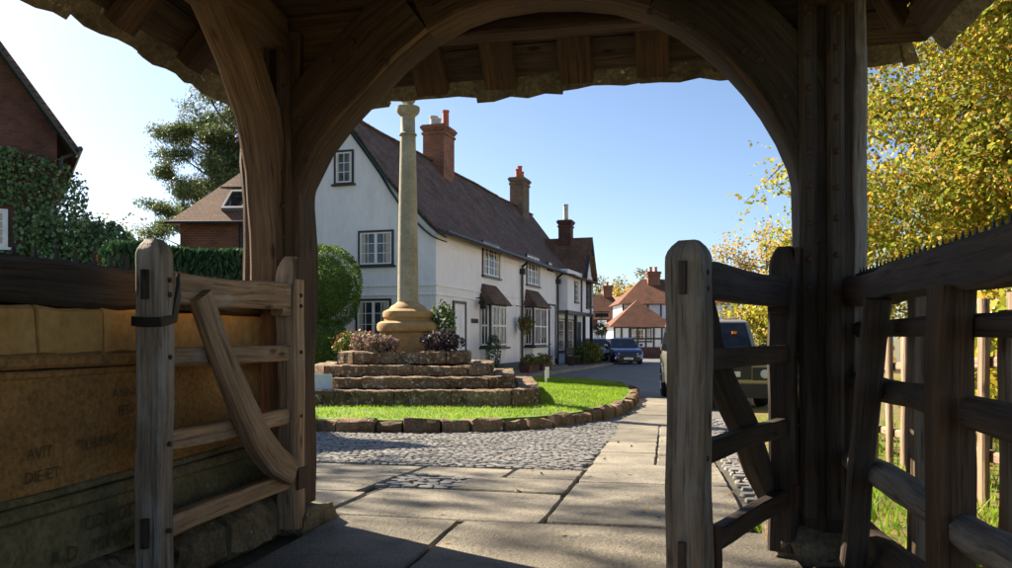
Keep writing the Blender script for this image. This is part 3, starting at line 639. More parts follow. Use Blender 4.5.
for (cx, cy, sx, sy) in ((XL, YF, 1, -1), (XR, YF, -1, -1), (XL, YB, 1, 1), (XR, YB, -1, 1)):
    MB().beam([(cx + sx * .2, cy + sy * .2, ZE + .1), (cx + sx * TM, cy + sy * TM, ZE + TM * TAN - .1)], .09, .14, jit=.004).build('hip_rafter', 'oak_dark', lych, smooth=30)
MB().beam([(XM, YF - TM - .1, ZE + TM * TAN + .05), (XM, YB + TM + .1, ZE + TM * TAN + .05)], .22, .12, jit=.01).build('ridge', 'roof_slab', lych)

# ================================================================== LEFT WALL
mw = thing('inscribed_wall', (-2.4, 2.6, 0), 'low sandstone wall with carved Latin lettering under a spiked timber rail', 'wall')
WX = -2.26
MB().beam([(WX - .1, .6, 1.305), (WX - .1, 4.2, 1.31)], .2, .175, jit=.01, cham=.12, seg=.3).build('top_rail', 'oak_black', mw, smooth=35)
y = .62
while y < 4.2:
    w = random.uniform(.3, .5)
    MB().beam([(WX - .09, y + .006, 1.125), (WX - .09, min(4.2, y + w) - .006, 1.125)], .19, .185, jit=.008, cham=.07, seg=.1, freq=7).build('stone_block', 'sandstone', mw, smooth=35); y += w
for z0, z1, pr in ((.985, 1.035, .035), (.955, .984, .012), (.50, .53, .02), (.445, .498, .05)):
    MB().beam([(WX - .1 + pr / 2, .6, (z0 + z1) / 2), (WX - .1 + pr / 2, 4.2, (z0 + z1) / 2)], .2 + pr, z1 - z0, jit=.004, cham=.25, seg=.2).build('moulding', 'panel_stone' if z0 > .6 else 'green_stone', mw, smooth=40)
def grid_panel(x, y0, y1, z0, z1, m, name, dep=.2, j=.004):
    mb = MB(); ny, nz = 40, 10; vs = [(x + j * noise.noise(V((0, y0 + (y1 - y0) * a / ny * 1.0, z0 + (z1 - z0) * b / nz)) * 6) * 2, y0 + (y1 - y0) * a / ny, z0 + (z1 - z0) * b / nz) for b in range(nz + 1) for a in range(ny + 1)]
    fs = [(b * (ny + 1) + a, b * (ny + 1) + a + 1, (b + 1) * (ny + 1) + a + 1, (b + 1) * (ny + 1) + a) for b in range(nz) for a in range(ny)]
    mb.add(vs, fs); mb.box(x - dep, x - .012, y0, y1, z0, z1); return mb.build(name, m, mw, smooth=40)
pan = grid_panel(WX, .6, 4.2, .53, .955, 'panel_stone', 'panel')
band = grid_panel(WX + .03, .6, 4.2, .22, .445, 'green_stone', 'inscription_band')
def face(y0, z0): return lambda a, b, d: (WX + .0 + d, y0 + a, z0 + b)
text_mesh('CONDITVM', .085, lambda a, b, d: (WX + .041 + d, 2.95 + a, .345 + b), 'carved', 'lettering', mw, .002)
text_mesh('A D   MIMIX', .085, lambda a, b, d: (WX + .041 + d, 2.78 + a, .25 + b), 'carved', 'lettering', mw, .002)
text_mesh('AVIT        TISSIMVS', .06, lambda a, b, d: (WX + .012 + d, 2.72 + a, .66 + b), 'carved', 'lettering', mw, .001)
text_mesh('DIE ET', .06, lambda a, b, d: (WX + .012 + d, 2.55 + a, .575 + b), 'carved', 'lettering', mw, .001)
text_mesh('ANNO', .06, lambda a, b, d: (WX + .012 + d, 3.02 + a, .85 + b), 'carved', 'lettering', mw, .001)
text_mesh('IESV', .06, lambda a, b, d: (WX + .012 + d, 3.02 + a, .775 + b), 'carved', 'lettering', mw, .001)
y = .6
while y < 4.2:
    w = random.uniform(.25, .5)
    MB().beam([(WX - .05, y + .01, .085), (WX - .05, min(4.2, y + w) - .01, .085)], random.uniform(.28, .38), .25, jit=.02, cham=.22, seg=.08, freq=6).build('footing_stone', 'rubble', mw, smooth=45); y += w
def spikes(parent, x, y0, y1, z, step, h):
    mb = MB().beam([(x, y0, z + .004), (x, y1, z + .004)], .03, .01, jit=.001, cham=.1, seg=.5); mb.build('spike_strip', 'iron', parent)
    y = y0 + step / 2
    while y < y1:
        hh = h * random.uniform(.75, 1.15); lx, ly = random.uniform(-.004, .004), random.uniform(-.008, .008)
        s = MB(); s.add([(x - .007, y - .011, z), (x + .007, y - .011, z), (x + .007, y + .011, z), (x - .007, y + .011, z), (x + lx, y + ly, z + hh)], [(0, 1, 4), (1, 2, 4), (2, 3, 4), (3, 0, 4), (3, 2, 1, 0)])
        s.build('spike', 'iron', parent); y += step
spikes(mw, WX - .06, 1.6, 4.15, 1.392, .105, .085)

# ================================================================== RIGHT RAILING
rr = thing('side_railing', (.9, 2.6, 0), 'blackened oak railing with a spiked top rail and leaning strut', 'railing')
RX = .93
MB().beam([(RX, .7, 1.335), (RX, 2.4, 1.325), (RX, 4.25, 1.325)], .13, .15, jit=.012, cham=.12, seg=.25).build('top_rail', 'oak_black', rr, smooth=35)
MB().beam([(RX + .03, .7, 1.14), (RX + .03, 4.25, 1.14)], .08, .075, jit=.006, cham=.2, seg=.25).build('rail', 'oak_black', rr, smooth=40)
MB().beam([(RX, .7, .86), (RX, 4.2, .885)], .09, .095, jit=.008, cham=.25, seg=.22).build('rail', 'oak_black', rr, smooth=45)
MB().beam([(RX - .03, .7, .53), (RX - .03, 4.2, .5)], .11, .11, jit=.014, cham=.3, seg=.2).build('rail', 'oak_grey', rr, smooth=50)
MB().beam([(RX + .02, .7, .15), (RX + .02, 4.2, .16)], .12, .12, jit=.014, cham=.3, seg=.2).build('rail', 'oak_black', rr, smooth=50)
MB().beam([(RX - .06, 2.72, 0), (RX - .06, 2.72, .7), (RX - .06, 2.72, 1.26)], .12, .12, up=(0, 1, 0), jit=.008, cham=.12).build('post', 'oak_dark', rr, smooth=35)
MB().beam([(RX - .06, 1.4, 0), (RX - .06, 1.4, 1.26)], .12, .12, up=(0, 1, 0), jit=.008, cham=.12).build('post', 'oak_black', rr, smooth=35)
MB().beam([(RX - .13, 3.72, .1), (RX - .1, 3.62, .7), (RX - .08, 3.5, 1.26)], .10, .075, up=(0, 1, 0), jit=.008, cham=.14).build('strut', 'oak_black', rr, smooth=35)
MB().beam([(RX - .2, 3.6, .06), (RX - .06, 3.1, .14)], .09, .07, jit=.012, cham=.2).build('foot_rail', 'oak_grey', rr, smooth=35)
MB().beam([(RX + .22, 3.95, 0), (RX + .22, 3.95, 1.33)], .12, .1, up=(0, 1, 0), jit=.006, cham=.12).build('post', 'picket_wood', rr, smooth=35)
MB().beam([(RX + .3, 3.15, 0), (RX + .3, 3.15, 1.2)], .1, .1, up=(0, 1, 0), jit=.006, cham=.12).build('post', 'picket_wood', rr, smooth=35)
spikes(rr, RX, 1.4, 4.2, 1.405, .062, .04)

# ================================================================== GATES
def gate(name, label, hinge, latch, m, flip, mrail, mhinge, top=1.51, rev=False, pw=.12):
    hx, hy = hinge; lx, ly = latch; L = math.dist(hinge, latch); root = thing(name, (hx, hy, 0), label, 'gate', 'pair of open lychgate gates')
    d = V(((lx - hx) / L, (ly - hy) / L, 0)); nrm = V((-d.y, d.x, 0)) * flip
    def P(a, z, o=0): return V((hx, hy, 0)) + d * a + nrm * o + V((0, 0, z))
    def rnd(tp, r): return lambda p: 1.0 if p.z < tp - r else max(.45, 1 - .55 * ((p.z - tp + r) / r) ** 2.2)
    def tops(a, tp): return [P(a, .03), P(a, .8), P(a, tp - .14)] + [P(a, tp - .14 + .02 * k) for k in range(1, 8)]
    s = MB().beam(tops(0, 1.56), .135, .12, up=d, jit=.01, cham=.14, seg=.2, sc=rnd(1.56, .12)); s.build('hinge_stile', mhinge, root, smooth=40)
    s = MB().beam(tops(L, top), pw, pw * .84, up=d, jit=.008, cham=.1, seg=.2, sc=rnd(top, .075)); s.build('latch_stile', m, root, smooth=40)
    for z, hgt, th in ((1.32, .14, .075), (1.02, .085, .06), (.66, .085, .06), (.3, .09, .06)):
        MB().beam([P(.03, z + (.01 if z > 1.2 else 0)), P(L * .5, z + random.uniform(-.006, .006)), P(L - .03, z)], th, hgt, jit=.006, cham=.12, seg=.16).build('rail', mrail, root, smooth=40)
    MB().beam([P(.02, 1.24), P(.16, 1.25)], .07, .05, jit=.006, cham=.2, seg=.05).build('bracket', mrail, root, smooth=40)
    br = [P(L - .24, 1.29, .06), P(L - .33, 1.12, .064), P(L - .43, .95, .066), P(L - .56, .77, .066), P(L - .72, .6, .066), P(L - .9, .46, .066), P(.12, .35, .06)]
    if rev: br = [P(L - .3, 1.27, -.06), P(L - .44, 1.04, -.064), P(L - .66, .84, -.064), P(L - .9, .66, -.064), P(.07, .33, -.06)]
    MB().beam(br, .12, .06, up=nrm, jit=.009, cham=.14, seg=.1, sc=lambda p: 1 + .38 * max(0, min(1, (1.1 - p.z) / .5)) - .35 * max(0, min(1, (.5 - p.z) / .2))).build('brace', mrail, root, smooth=40)
    for z in (1.34, 1.28, 1.02, .66, .3):
        for a in (.0, L):
            q = P(a, z, .066); sp_ = MB(); sp_.lathe([(.011, -.02), (.011, .006), (.007, .009)], (0, 0, 0), 8); sp_.v = [tuple(q + d * p[0] + V((0, 0, p[1])) + nrm * p[2]) for p in sp_.v]; sp_.build('peg', 'oak_black', root)
    # tenon ends and ironwork
    for z in (1.32, .3):
        MB().beam([P(L + .03, z - .06), P(L + .03, z + .06)], .026, .1, up=d, jit=.002, cham=.1).build('tenon_end', 'oak_black', root)
    for z, dd in ((1.5, .02), (.32, .0)):
        MB().beam([P(-.075, z, .0), P(.09, z, .07)], .012, .07, up=(0, 0, 1), jit=.001).v
        MB().beam([P(-.01, z - .07, .07), P(-.01, z + .05, .073)], .13, .012, up=nrm, jit=.001, cham=.1).build('hinge_plate', 'rust_iron', root)
    return root, P, L
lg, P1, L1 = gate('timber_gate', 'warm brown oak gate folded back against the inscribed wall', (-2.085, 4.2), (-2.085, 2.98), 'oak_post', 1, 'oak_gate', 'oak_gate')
MB().beam([P1(L1 - .065, 1.37, .062), P1(L1 - .06, 1.28, .066), P1(L1 - .03, 1.18, .068), P1(L1 + .055, 1.165, .064), P1(L1 + .064, 1.165, .0), P1(L1 + .062, 1.17, -.062)], .012, .04, jit=.002, cham=.2, seg=.04).build('latch_strap', 'iron', lg, smooth=40)
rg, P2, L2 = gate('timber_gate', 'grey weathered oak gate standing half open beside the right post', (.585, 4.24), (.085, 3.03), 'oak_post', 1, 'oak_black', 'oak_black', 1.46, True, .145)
MB().beam([P2(L2 - .1, .16, .07), P2(L2 - .1, .4, .07)], .03, .03, up=(0, 1, 0), jit=.01, cham=.2, seg=.05).build('drop_bolt', 'rust_iron', rg)

# ================================================================== STONE COLUMN ON STEPS
G0 = -0.09
colm = thing('stone_column', (CC.x, CC.y, G0), 'tall tapering stone column on four rough octagonal steps on the green', 'monument')
def octo(R, k):
    h, c = R, .26 + .1 * R; q = [(h, -h + c), (h, h - c), (h - c, h), (-h + c, h), (-h, h - c), (-h, -h + c), (-h + c, -h), (h - c, -h)][k % 8]
    return V((CC.x + q[0] * CP - q[1] * SP, CC.y + q[0] * SP + q[1] * CP, 0))
tiers = [(2.72, -.16, .165), (2.26, .165, .37), (1.81, .37, .578), (1.31, .578, .825)]
for R, z0, z1 in tiers:
    # fill under the tread
    mb = MB(); pts = [octo(R - .2, k) for k in range(8)]
    mb.add([(p.x, p.y, z0) for p in pts] + [(p.x, p.y, z1 - .035) for p in pts], [tuple(range(8))[::-1], tuple(range(8, 16))] + [(i, (i + 1) % 8, 8 + (i + 1) % 8, 8 + i) for i in range(8)])
    mb.build('step_core', 'step_stone', colm)
    for k in range(8):
        a, b = octo(R, k), octo(R, (k + 1) % 8); L = (b - a).length; inw = (V((CC.x, CC.y, 0)) - (a + b) / 2).normalized(); e = (b - a).normalized()
        s = 0
        while s < L - .05:
            w = min(random.uniform(.6, 1.3), L - s)
            if L - s - w < .3: w = L - s
            dp = .42; j = random.uniform(-.015, .012); zt = z1 + random.uniform(-.012, .01)
            p = a + e * (s + .005) + inw * (dp / 2 - j); q = a + e * (s + w - .005) + inw * (dp / 2 - j)
            if s < .01: p = p + e * .02
            if s + w > L - .01: q = q - e * .02
            zc = (z0 + zt) / 2
            MB().beam([p + V((0, 0, zc)), q + V((0, 0, zc + random.uniform(-.012, .012)))], dp, zt - z0 - .006, jit=.013, cham=.07, seg=.07, freq=7).build('step_stone', 'step_stone', colm, smooth=40)
            s += w
c3 = (CC.x, CC.y, 0)
MB().lathe([(.52, .80), (.60, .80), (.60, 1.17), (.57, 1.22), (.4, 1.22)], c3, 8, PSI + math.radians(22.5)).build('pedestal', 'base_stone', colm)
MB().lathe([(.58, 1.22), (.64, 1.25), (.66, 1.33), (.64, 1.41), (.57, 1.45), (.50, 1.46), (.50, 1.51), (.53, 1.54), (.535, 1.60), (.52, 1.66), (.44, 1.70), (.40, 1.71), (.36, 1.77), (.27, 1.82), (.23, 1.86)], c3, 36).build('moulded_base', 'base_stone', colm, smooth=40)
prof = []
for i in range(14):
    t = i / 13; prof.append((.222 - .06 * t + .008 * math.sin(math.pi * t), 1.84 + 3.55 * t))
sh = MB().lathe(prof, c3, 28); sh.build('shaft', 'column_stone', colm, smooth=40)
MB().lathe([(.16, 5.39), (.188, 5.40), (.19, 5.43), (.165, 5.445), (.155, 5.46), (.15, 5.80), (.19, 5.84), (.23, 5.88), (.25, 5.93), (.25, 6.0), (.2, 6.02)], c3, 28).build('capital', 'column_stone', colm, smooth=40)
MB().lathe([(.07, 6.0), (.08, 6.05), (.15, 6.12), (.19, 6.22), (.2, 6.32), (.17, 6.42), (.1, 6.49), (.01, 6.51)], c3, 20).build('ball', 'column_stone', colm, smooth=60)

def shrub(name, c, r, n, size, material, label, cat='plant', group=None, zmin=None, stem=True, aspect=.6, inner=.3, rough=.25, sub=None):
    o = thing(name, (c[0], c[1], c[2] - r[2]), label, cat, group)
    pts = ell(c, r, n, inner=inner, rough=rough, zmin=zmin if zmin is not None else c[2] - r[2] * .98)
    leaves('foliage', pts, size, material, o, aspect=aspect)
    if stem:
        mb = MB()
        for k in range(5):
            a = random.uniform(0, 6.28); t = V((c[0] + math.cos(a) * r[0] * .6, c[1] + math.sin(a) * r[1] * .6, c[2] + r[2] * random.uniform(0, .6)))
            b = V((c[0] + math.cos(a) * .04, c[1] + math.sin(a) * .04, c[2] - r[2])); mb.tube([b, b.lerp(t, .5) + V((0, 0, r[2] * .15)), t], [.018 * r[0] + .006, .012 * r[0] + .004, .004], 5)
        mb.build('stems', 'bark', o)
    return o
def at(px, py, D): x, y = WP(px, D); return (x, y, ZP(py, D))
def ST(px, D, z): x, y = WP(px, D); return (x, y, z)
zs = .83
shrub('heather', ST(381, 16.05, zs + .14), (.34, .26, .2), 1000, .07, 'leaf_heather', 'pinkish heather clump on the top step beside the pedestal', group=None)
shrub('heather', ST(363, 16.5, zs + .17), (.26, .26, .24), 700, .06, 'leaf_heather', 'pale straw-coloured heather at the left corner of the top step')
shrub('purple_shrub', ST(443, 16.1, zs + .2), (.42, .3, .24), 1400, .07, 'leaf_purple', 'dark purple leafy shrub on the top step beside the pedestal')
shrub('tall_shrub', ST(443, 17.0, zs + .55), (.28, .28, .5), 900, .08, 'leaf_green', 'upright green shrub with twiggy top behind the purple shrub')
shrub('bedding_plant', ST(357, 19.7, .95), (.62, .4, .33), 1300, .08, 'leaf_bedding', 'green bedding plants with red flowers behind the steps', zmin=.5)
b = MB(); x, y = WP(357, 19.7); b.lathe([(.34, -.2), (.40, .2), (.46, .70), (.48, .76), (.40, .76), (.38, .70)], (x, y, 0), 14)
pl = b.build('planter', 'brick_grey'); tag(pl, 'grey stone planter holding red-flowered bedding plants', 'planter')
# little signs on the grass
def board_sign(px, D, z0, zt, w, h, lines, label, ry):
    x, y = WP(px, D); r = thing('lawn_sign', (x, y, z0 - .06), label, 'sign', rz=ry)
    MB().box(-.03, .03, -.02, .02, 0, zt - z0 - .02).build('stake', 'paint_white', r, world=False)
    bo = MB().box(-w / 2, w / 2, -.045, -.023, zt - z0 + .06 - h, zt - z0 + .06).build('board', 'sign_pale' if lines else 'paint_white', r, world=False)
    for k, t in enumerate(lines):
        zz = zt - z0 + .06 - h * (.42 + .36 * k)
        text_mesh(t, h * .3, lambda a, b, d: (a, -.0455 - d, zz + b), 'letter_dark', 'lettering', r, .001).location = (0, 0, 0)
    return r
board_sign(321, 14.6, -.12, .44, .42, .30, ['Please Walk', 'on the Stones'], 'pale lettered notice on a white stake beside the steps', PSI)
s2 = board_sign(546, 21.0, -.12, .34, .17, .3, [], 'small blank white sign on a stake at the back of the green', PSI + 1.0)

# ================================================================== WINDOWS, CHIMNEYS
def fmap(face, o0=0.0, at0=0.0):
    if face == 'front': return lambda a, z, o: (a, at0 - o - o0, z)
    if face == 'gable': return lambda a, z, o: (at0 - o - o0, a, z)
    if face == 'back': return lambda a, z, o: (a, at0 + o + o0, z)
def fbox(mb, F, a0, a1, z0, z1, o0, o1):
    p = [F(a, z, o) for o in (o0, o1) for a, z in ((a0, z0), (a1, z0), (a1, z1), (a0, z1))]
    m = MB(); m.hexa(p)
    c = V(p[1]) - V(p[0]); d = V(p[3]) - V(p[0]); e = V(p[4]) - V(p[0])
    if c.cross(d).dot(e) < 0: m.f = [f[::-1] for f in m.f]
    mb.add(m.v, m.f); return mb
def window(root, F, a0, a1, z0, z1, nx, ny, fm='paint_black', glass='glass', casements=1, fr=.07, sill=True, wm='paint_white'):
    mb = MB()
    fbox(mb, F, a0, a0 + fr, z0, z1, -.02, .05); fbox(mb, F, a1 - fr, a1, z0, z1, -.02, .05); fbox(mb, F, a0 + fr, a1 - fr, z1 - fr, z1, -.02, .05); fbox(mb, F, a0 + fr, a1 - fr, z0, z0 + fr * .6, -.02, .05)
    w = mb.build('window', fm, root, world=False)
    if sill: fbox(MB(), F, a0 - .07, a1 + .07, z0 - .07, z0 - .003, -.01, .11).build('sill', fm, w, world=False)
    b0, b1, c0, c1 = a0 + fr, a1 - fr, z0 + fr * .6, z1 - fr
    fbox(MB(), F, b0, b1, c0, c1, -.015, .008).build('pane', glass, w, world=False)
    for c_ in ((b0, b0 + .2 * (b1 - b0)), (b1 - .17 * (b1 - b0), b1)): fbox(MB(), F, c_[0], c_[1], c0, c1, .0082, .0087).build('curtain', 'pot_cream', w, world=False)
    bars = MB(); cw = (b1 - b0) / casements; t = .022
    for k in range(casements):
        x0, x1 = b0 + k * cw, b0 + (k + 1) * cw; s = .05
        fbox(bars, F, x0, x0 + s, c0, c1, .009, .035); fbox(bars, F, x1 - s, x1, c0, c1, .009, .035)
        fbox(bars, F, x0 + s, x1 - s, c0, c0 + s, .009, .035); fbox(bars, F, x0 + s, x1 - s, c1 - s, c1, .009, .035)
        for i in range(1, nx): q = x0 + s + (x1 - x0 - 2 * s) * i / nx; fbox(bars, F, q - t / 2, q + t / 2, c0 + s, c1 - s, .009, .026)
        for i in range(1, ny): q = c0 + s + (c1 - c0 - 2 * s) * i / ny; fbox(bars, F, x0 + s, x1 - s, q - t / 2, q + t / 2, .009, .027)
    bars.build('casement', wm, w, world=False); return w
def chimney(root, x, y, wx, wy, z0, z1, bm, pots, cap=True):
    mb = MB().box(x - wx / 2, x + wx / 2, y - wy / 2, y + wy / 2, z0, z1 - .42)
    st = mb.build('chimney', bm, root, world=False)
    for k, (e, a, b) in enumerate(((.05, z1 - .42, z1 - .32), (.0, z1 - .32, z1 - .24), (.05, z1 - .24, z1 - .16), (.10, z1 - .16, z1 - .06), (.05, z1 - .06, z1))):
        MB().box(x - wx / 2 - e, x + wx / 2 + e, y - wy / 2 - e, y + wy / 2 + e, a, b).build('corbel', bm, st, world=False)
    MB().box(x - wx / 2 - .06, x + wx / 2 + .06, y - wy / 2 - .06, y + wy / 2 + .06, z0 + .0, z0 + .06 if False else z0 + .01).v
    for dx, dy, r, h, m in pots:
        MB().lathe([(r, 0), (r * 1.02, .05), (r * .86, .1), (r * .82, h - .08), (r * .95, h - .06), (r * .95, h), (r * .7, h), (r * .7, h - .3)], (x + dx, y + dy, z1 - .01), 14).build('chimney_pot', m, st, world=False, smooth=40)
    return st

# ================================================================== WHITE COTTAGE (two dwellings under one roof)
HC = CW(-2.275, 26.0); HA = math.radians(90 - (math.degrees(math.atan(.3175)) - 11.3)); HZ = -.36
def hx(px):
    off = px - 506; return 1.0492 * (26 * off + 1820) / (254 - off)
def hz(py, x): return ZP(py, 26 + x / 1.0492) - HZ
cot = thing('white_cottage', (HC[0], HC[1], HZ), 'long white rendered cottage with bay windows and one red brick chimney', 'house', rz=HA)
LH, WH = 16.2, 6.6; ZW = 5.05
# walls; the gable follows the swept verge
PROF = [(-.42, 4.86), (-.04, 5.08), (.3, 5.42), (.72, 5.88), (1.33, 6.46), (1.79, 6.98), (2.25, 7.62), (2.92, 8.5), (3.3, 9.0)]
def zprof(y):
    y = min(y, WH - y)
    for (a, b), (c, d) in zip(PROF, PROF[1:]):
        if a <= y <= c: return b + (d - b) * (y - a) / (c - a)
    return PROF[0][1]
poly = [(0, -.3)] + [(y, zprof(y) - .14) for y in [i * WH / 28 for i in range(29)]] + [(WH, -.3)]
wl = MB(); n = len(poly)
wl.add([(0, a, b) for a, b in poly] + [(LH, a, b) for a, b in poly], [tuple(range(n)), tuple(range(n, 2 * n))[::-1]] + [(i, n + i, n + (i + 1) % n, (i + 1) % n) for i in range(n)])
walls = wl.build('wall', 'render_white', cot, world=False)
# string course, two thin ledges round the corner
zc = hz(284.6, 0)
for dz in (0, -.30):
    mb = MB(); mb.box(-.05, LH, -.05, .0, zc + dz - .03, zc + dz); mb.box(-.05, 0, 0, WH, zc + dz - .03, zc + dz); mb.build('string_course', 'render_white', cot, world=False)
MB().box(-.025, LH, -.025, 0, -.3, .42).build('plinth', 'paint_black', cot, world=False)
# roof, laid over the profile with a gentle sag
def swept_roof(root, prof, W, x0, x1, m, th=.1, sag=.05, nx=36, name='roof'):
    full = prof + [(W - a, b) for a, b in prof[::-1][1:]]; k = len(full); vs = []
    for o in (0, 1):
        for i in range(nx + 1):
            x = x0 + (x1 - x0) * i / nx
            for (a, b) in full:
                s = noise.noise(V((x * .35, a * .5, 2))) * sag + noise.noise(V((x * 1.6, a * 1.3, 7))) * .018
                vs.append((x, a, b + s - (0 if o == 0 else th)))
    fs = []; T = (nx + 1) * k
    for i in range(nx):
        for j in range(k - 1):
            a = i * k + j; fs.append((a, a + k, a + k + 1, a + 1)[::-1]); fs.append((T + a, T + a + k, T + a + k + 1, T + a + 1))
    for j in range(k - 1): fs.append((j, T + j, T + j + 1, j + 1)); a = nx * k + j; fs.append((a, a + 1, T + a + 1, T + a))
    for i in range(nx):
        a = i * k; fs.append((a, a + k, T + a + k, T + a)); a = i * k + k - 1; fs.append((a, T + a, T + a + k, a + k))
    mb = MB(); mb.add(vs, fs); r = mb.build(name, m, root, world=False, smooth=40)
    apex = max(full, key=lambda p: p[1])
    rt = MB(); x = x0
    while x < x1 - .1:
        rt.lathe([(.11, 0), (.11, .001)], (0, 0, -99), 4) if False else None
        z = apex[1] + noise.noise(V((x * .35, apex[0] * .5, 2))) * sag + .03
        rt.beam([(x, apex[0], z), (min(x1, x + .36), apex[0], z + .006)], .2, .09, jit=.003, cham=.4, seg=.4); x += .36
    rt.build('ridge_tiles', m, r, world=False); return r
roof1 = swept_roof(cot, PROF, WH, -.16, LH + .05, 'tile_dark')
# double barge board with the scooped foot
vp = [(y, zprof(y) - .11) for y in [-.4, -.15, .1, .4, .7, 1.0, 1.3, 1.6, 1.9, 2.2, 2.5, 2.9, 3.3]]
for s in (0, 1):
    q = [(y if s == 0 else WH - y, z) for y, z in vp]
    MB().beam([(-.15, y, z - .05) for y, z in q], .05, .2, up=(1, 0, 0), jit=0, cham=.1, seg=.3).build('barge_board', 'paint_green', cot, world=False)
    q2 = [(y + .0, z - .2 - .26 * math.sin(math.pi * min(1, max(0, (y + .3) / 2.2)))) for y, z in vp]; q2 = [(y if s == 0 else WH - y, z) for y, z in q2]
    MB().beam([(-.10, y, z) for y, z in q2], .045, .15, up=(1, 0, 0), jit=0, cham=.1, seg=.3).build('barge_board', 'paint_green', cot, world=False)
MB().tube([(-.2, -.48, 4.87), (LH, -.48, 4.83)], .055, 8).build('gutter', 'paint_black', cot, world=False)
FR = fmap('front'); GB = fmap('gable')
def gq(px):   # along the gable
    off = px - 506; return (-(off * 26) / 800 - 2.275) / (.953 + .3027 * off / 800)
def gz(py, q): return ZP(py, 26 + .3027 * q) - HZ
window(cot, GB, gq(394), gq(358.5), gz(265, 1.5), gz(229.5, 1.5), 2, 3, casements=2)
window(cot, GB, gq(354), gq(334.5), gz(183, 2.8), gz(149, 2.8), 2, 3)
window(cot, GB, gq(391.5), gq(356), gz(338, 1.5), gz(298.5, 1.5), 2, 3, casements=2)
window(cot, FR, 4.5, 6.6, hz(277, 5.5), hz(243, 5.5), 2, 4, casements=3)
window(cot, FR, 10.5, 12.7, hz(285.5, 11.5), hz(255.5, 11.5), 2, 4, casements=3)
window(cot, FR, 14.3, 15.1, hz(270, 14.7), hz(262, 14.7), 2, 1)
def door(root, F, a0, a1, zt, m, fm='paint_black'):
    mb = MB(); fr = .1
    fbox(mb, F, a0, a0 + fr, 0, zt, -.01, .06); fbox(mb, F, a1 - fr, a1, 0, zt, -.01, .06); fbox(mb, F, a0 + fr, a1 - fr, zt - fr, zt, -.01, .06)
    mb.build('door_frame', fm, root, world=False)
    d = fbox(MB(), F, a0 + fr, a1 - fr, .08, zt - fr, -.01, .028).build('door', m, root, world=False)
    h = zt - fr - .08
    for (f0, f1) in ((.08, .42), (.5, .92)):
        for (g0, g1) in ((.12, .46), (.54, .88)):
            w = a1 - a0 - 2 * fr; fbox(MB(), F, a0 + fr + w * g0, a0 + fr + w * g1, .08 + h * f0, .08 + h * f1, .029, .04).build('door_panel', m, d, world=False)
    p = F(a0 + fr + .1, 1.15, .06); MB().lathe([(.001, -.03), (.03, -.02), (.03, .02), (.001, .03)], p, 8).build('handle', 'iron', d, world=False)
    return d
door(cot, FR, 1.45, 2.7, hz(301, 2.0), 'paint_white')
door(cot, FR, 14.5, 15.8, hz(304, 15), 'paint_white')
def bay(root, a0, a1, z0, z1, zr, dep=.47):
    mb = MB().box(a0 + .05, a1 - .05, -dep + .05, 0, z0 - .02, z1)
    b = mb.build('bay_window', 'paint_black', root, world=False)
    MB().box(a0 - .08, a1 + .08, -dep - .08, 0, z0 - .1, z0 - .02).build('sill', 'paint_black', b, world=False)
    MB().hexa([(a0 + .15, -dep + .15, z0 - .55), (a1 - .15, -dep + .15, z0 - .55), (a1 - .15, 0, z0 - .55), (a0 + .15, 0, z0 - .55),
               (a0 + .05, -dep + .05, z0 - .1), (a1 - .05, -dep + .05, z0 - .1), (a1 - .05, 0, z0 - .1), (a0 + .05, 0, z0 - .1)]).build('apron', 'render_white', b, world=False)
    def sash(F, s0, s1):
        w = MB(); fbox(w, F, s0, s1, z0 + .04, z1 - .05, -.01, .006); sa = w.build('pane', 'glass_warm', b, world=False)
        br = MB(); t = .05; zm = (z0 + z1) / 2
        for x0, x1, y0, y1 in ((s0, s0 + t, z0 + .04, z1 - .05), (s1 - t, s1, z0 + .04, z1 - .05), (s0 + t, s1 - t, z0 + .04, z0 + .1), (s0 + t, s1 - t, z1 - .1, z1 - .05), (s0 + t, s1 - t, zm - .03, zm + .03), ((s0 + s1) / 2 - .012, (s0 + s1) / 2 + .012, z0 + .1, zm - .03), ((s0 + s1) / 2 - .012, (s0 + s1) / 2 + .012, zm + .03, z1 - .1)):
            fbox(br, F, x0, x1, y0, y1, .007, .03)
        br.build('sash', 'paint_white', b, world=False)
    sash(fmap('gable', at0=a0 + .05), -dep + .12, -.03)
    F2 = fmap('front', at0=-dep + .05); wm = (a1 - a0 - .3) / 2
    sash(F2, a0 + .13, a0 + .13 + wm); sash(F2, a1 - .13 - wm, a1 - .13)
    r = MB(); e = .16
    p = [(a0 - e, -dep - e, z1), (a1 + e, -dep - e, z1), (a1 + e, 0.01, z1), (a0 - e, .01, z1)]; q = [(a0 + .25, -.06, zr), (a1 - .25, -.06, zr), (a1 - .25, .01, zr), (a0 + .25, .01, zr)]
    r.hexa(p + q); r.build('bay_roof', 'tile_dark', b, world=False)
    return b
bay(cot, 4.25, 6.3, hz(346.5, 5), hz(305, 5), hz(284.5, 5))
bay(cot, 10.2, 12.6, hz(345.5, 11), hz(307.5, 11), hz(290, 11))
for xq in (9.6, 16.1):
    MB().tube([(xq, -.48, 4.9), (xq, -.1, 4.6), (xq, -.09, 4.3), (xq, -.09, 0)], .055, 8).build('drain_pipe', 'paint_black', cot, world=False, smooth=50)
    MB().box(xq - .13, xq + .13, -.24, 0, 4.25, 4.5).build('hopper', 'paint_black', cot, world=False)
fbox(MB(), FR, hx(471), hx(477.5), hz(323, 3.3), hz(318.5, 3.3), 0, .03).build('name_plate', 'paint_black', cot, world=False)
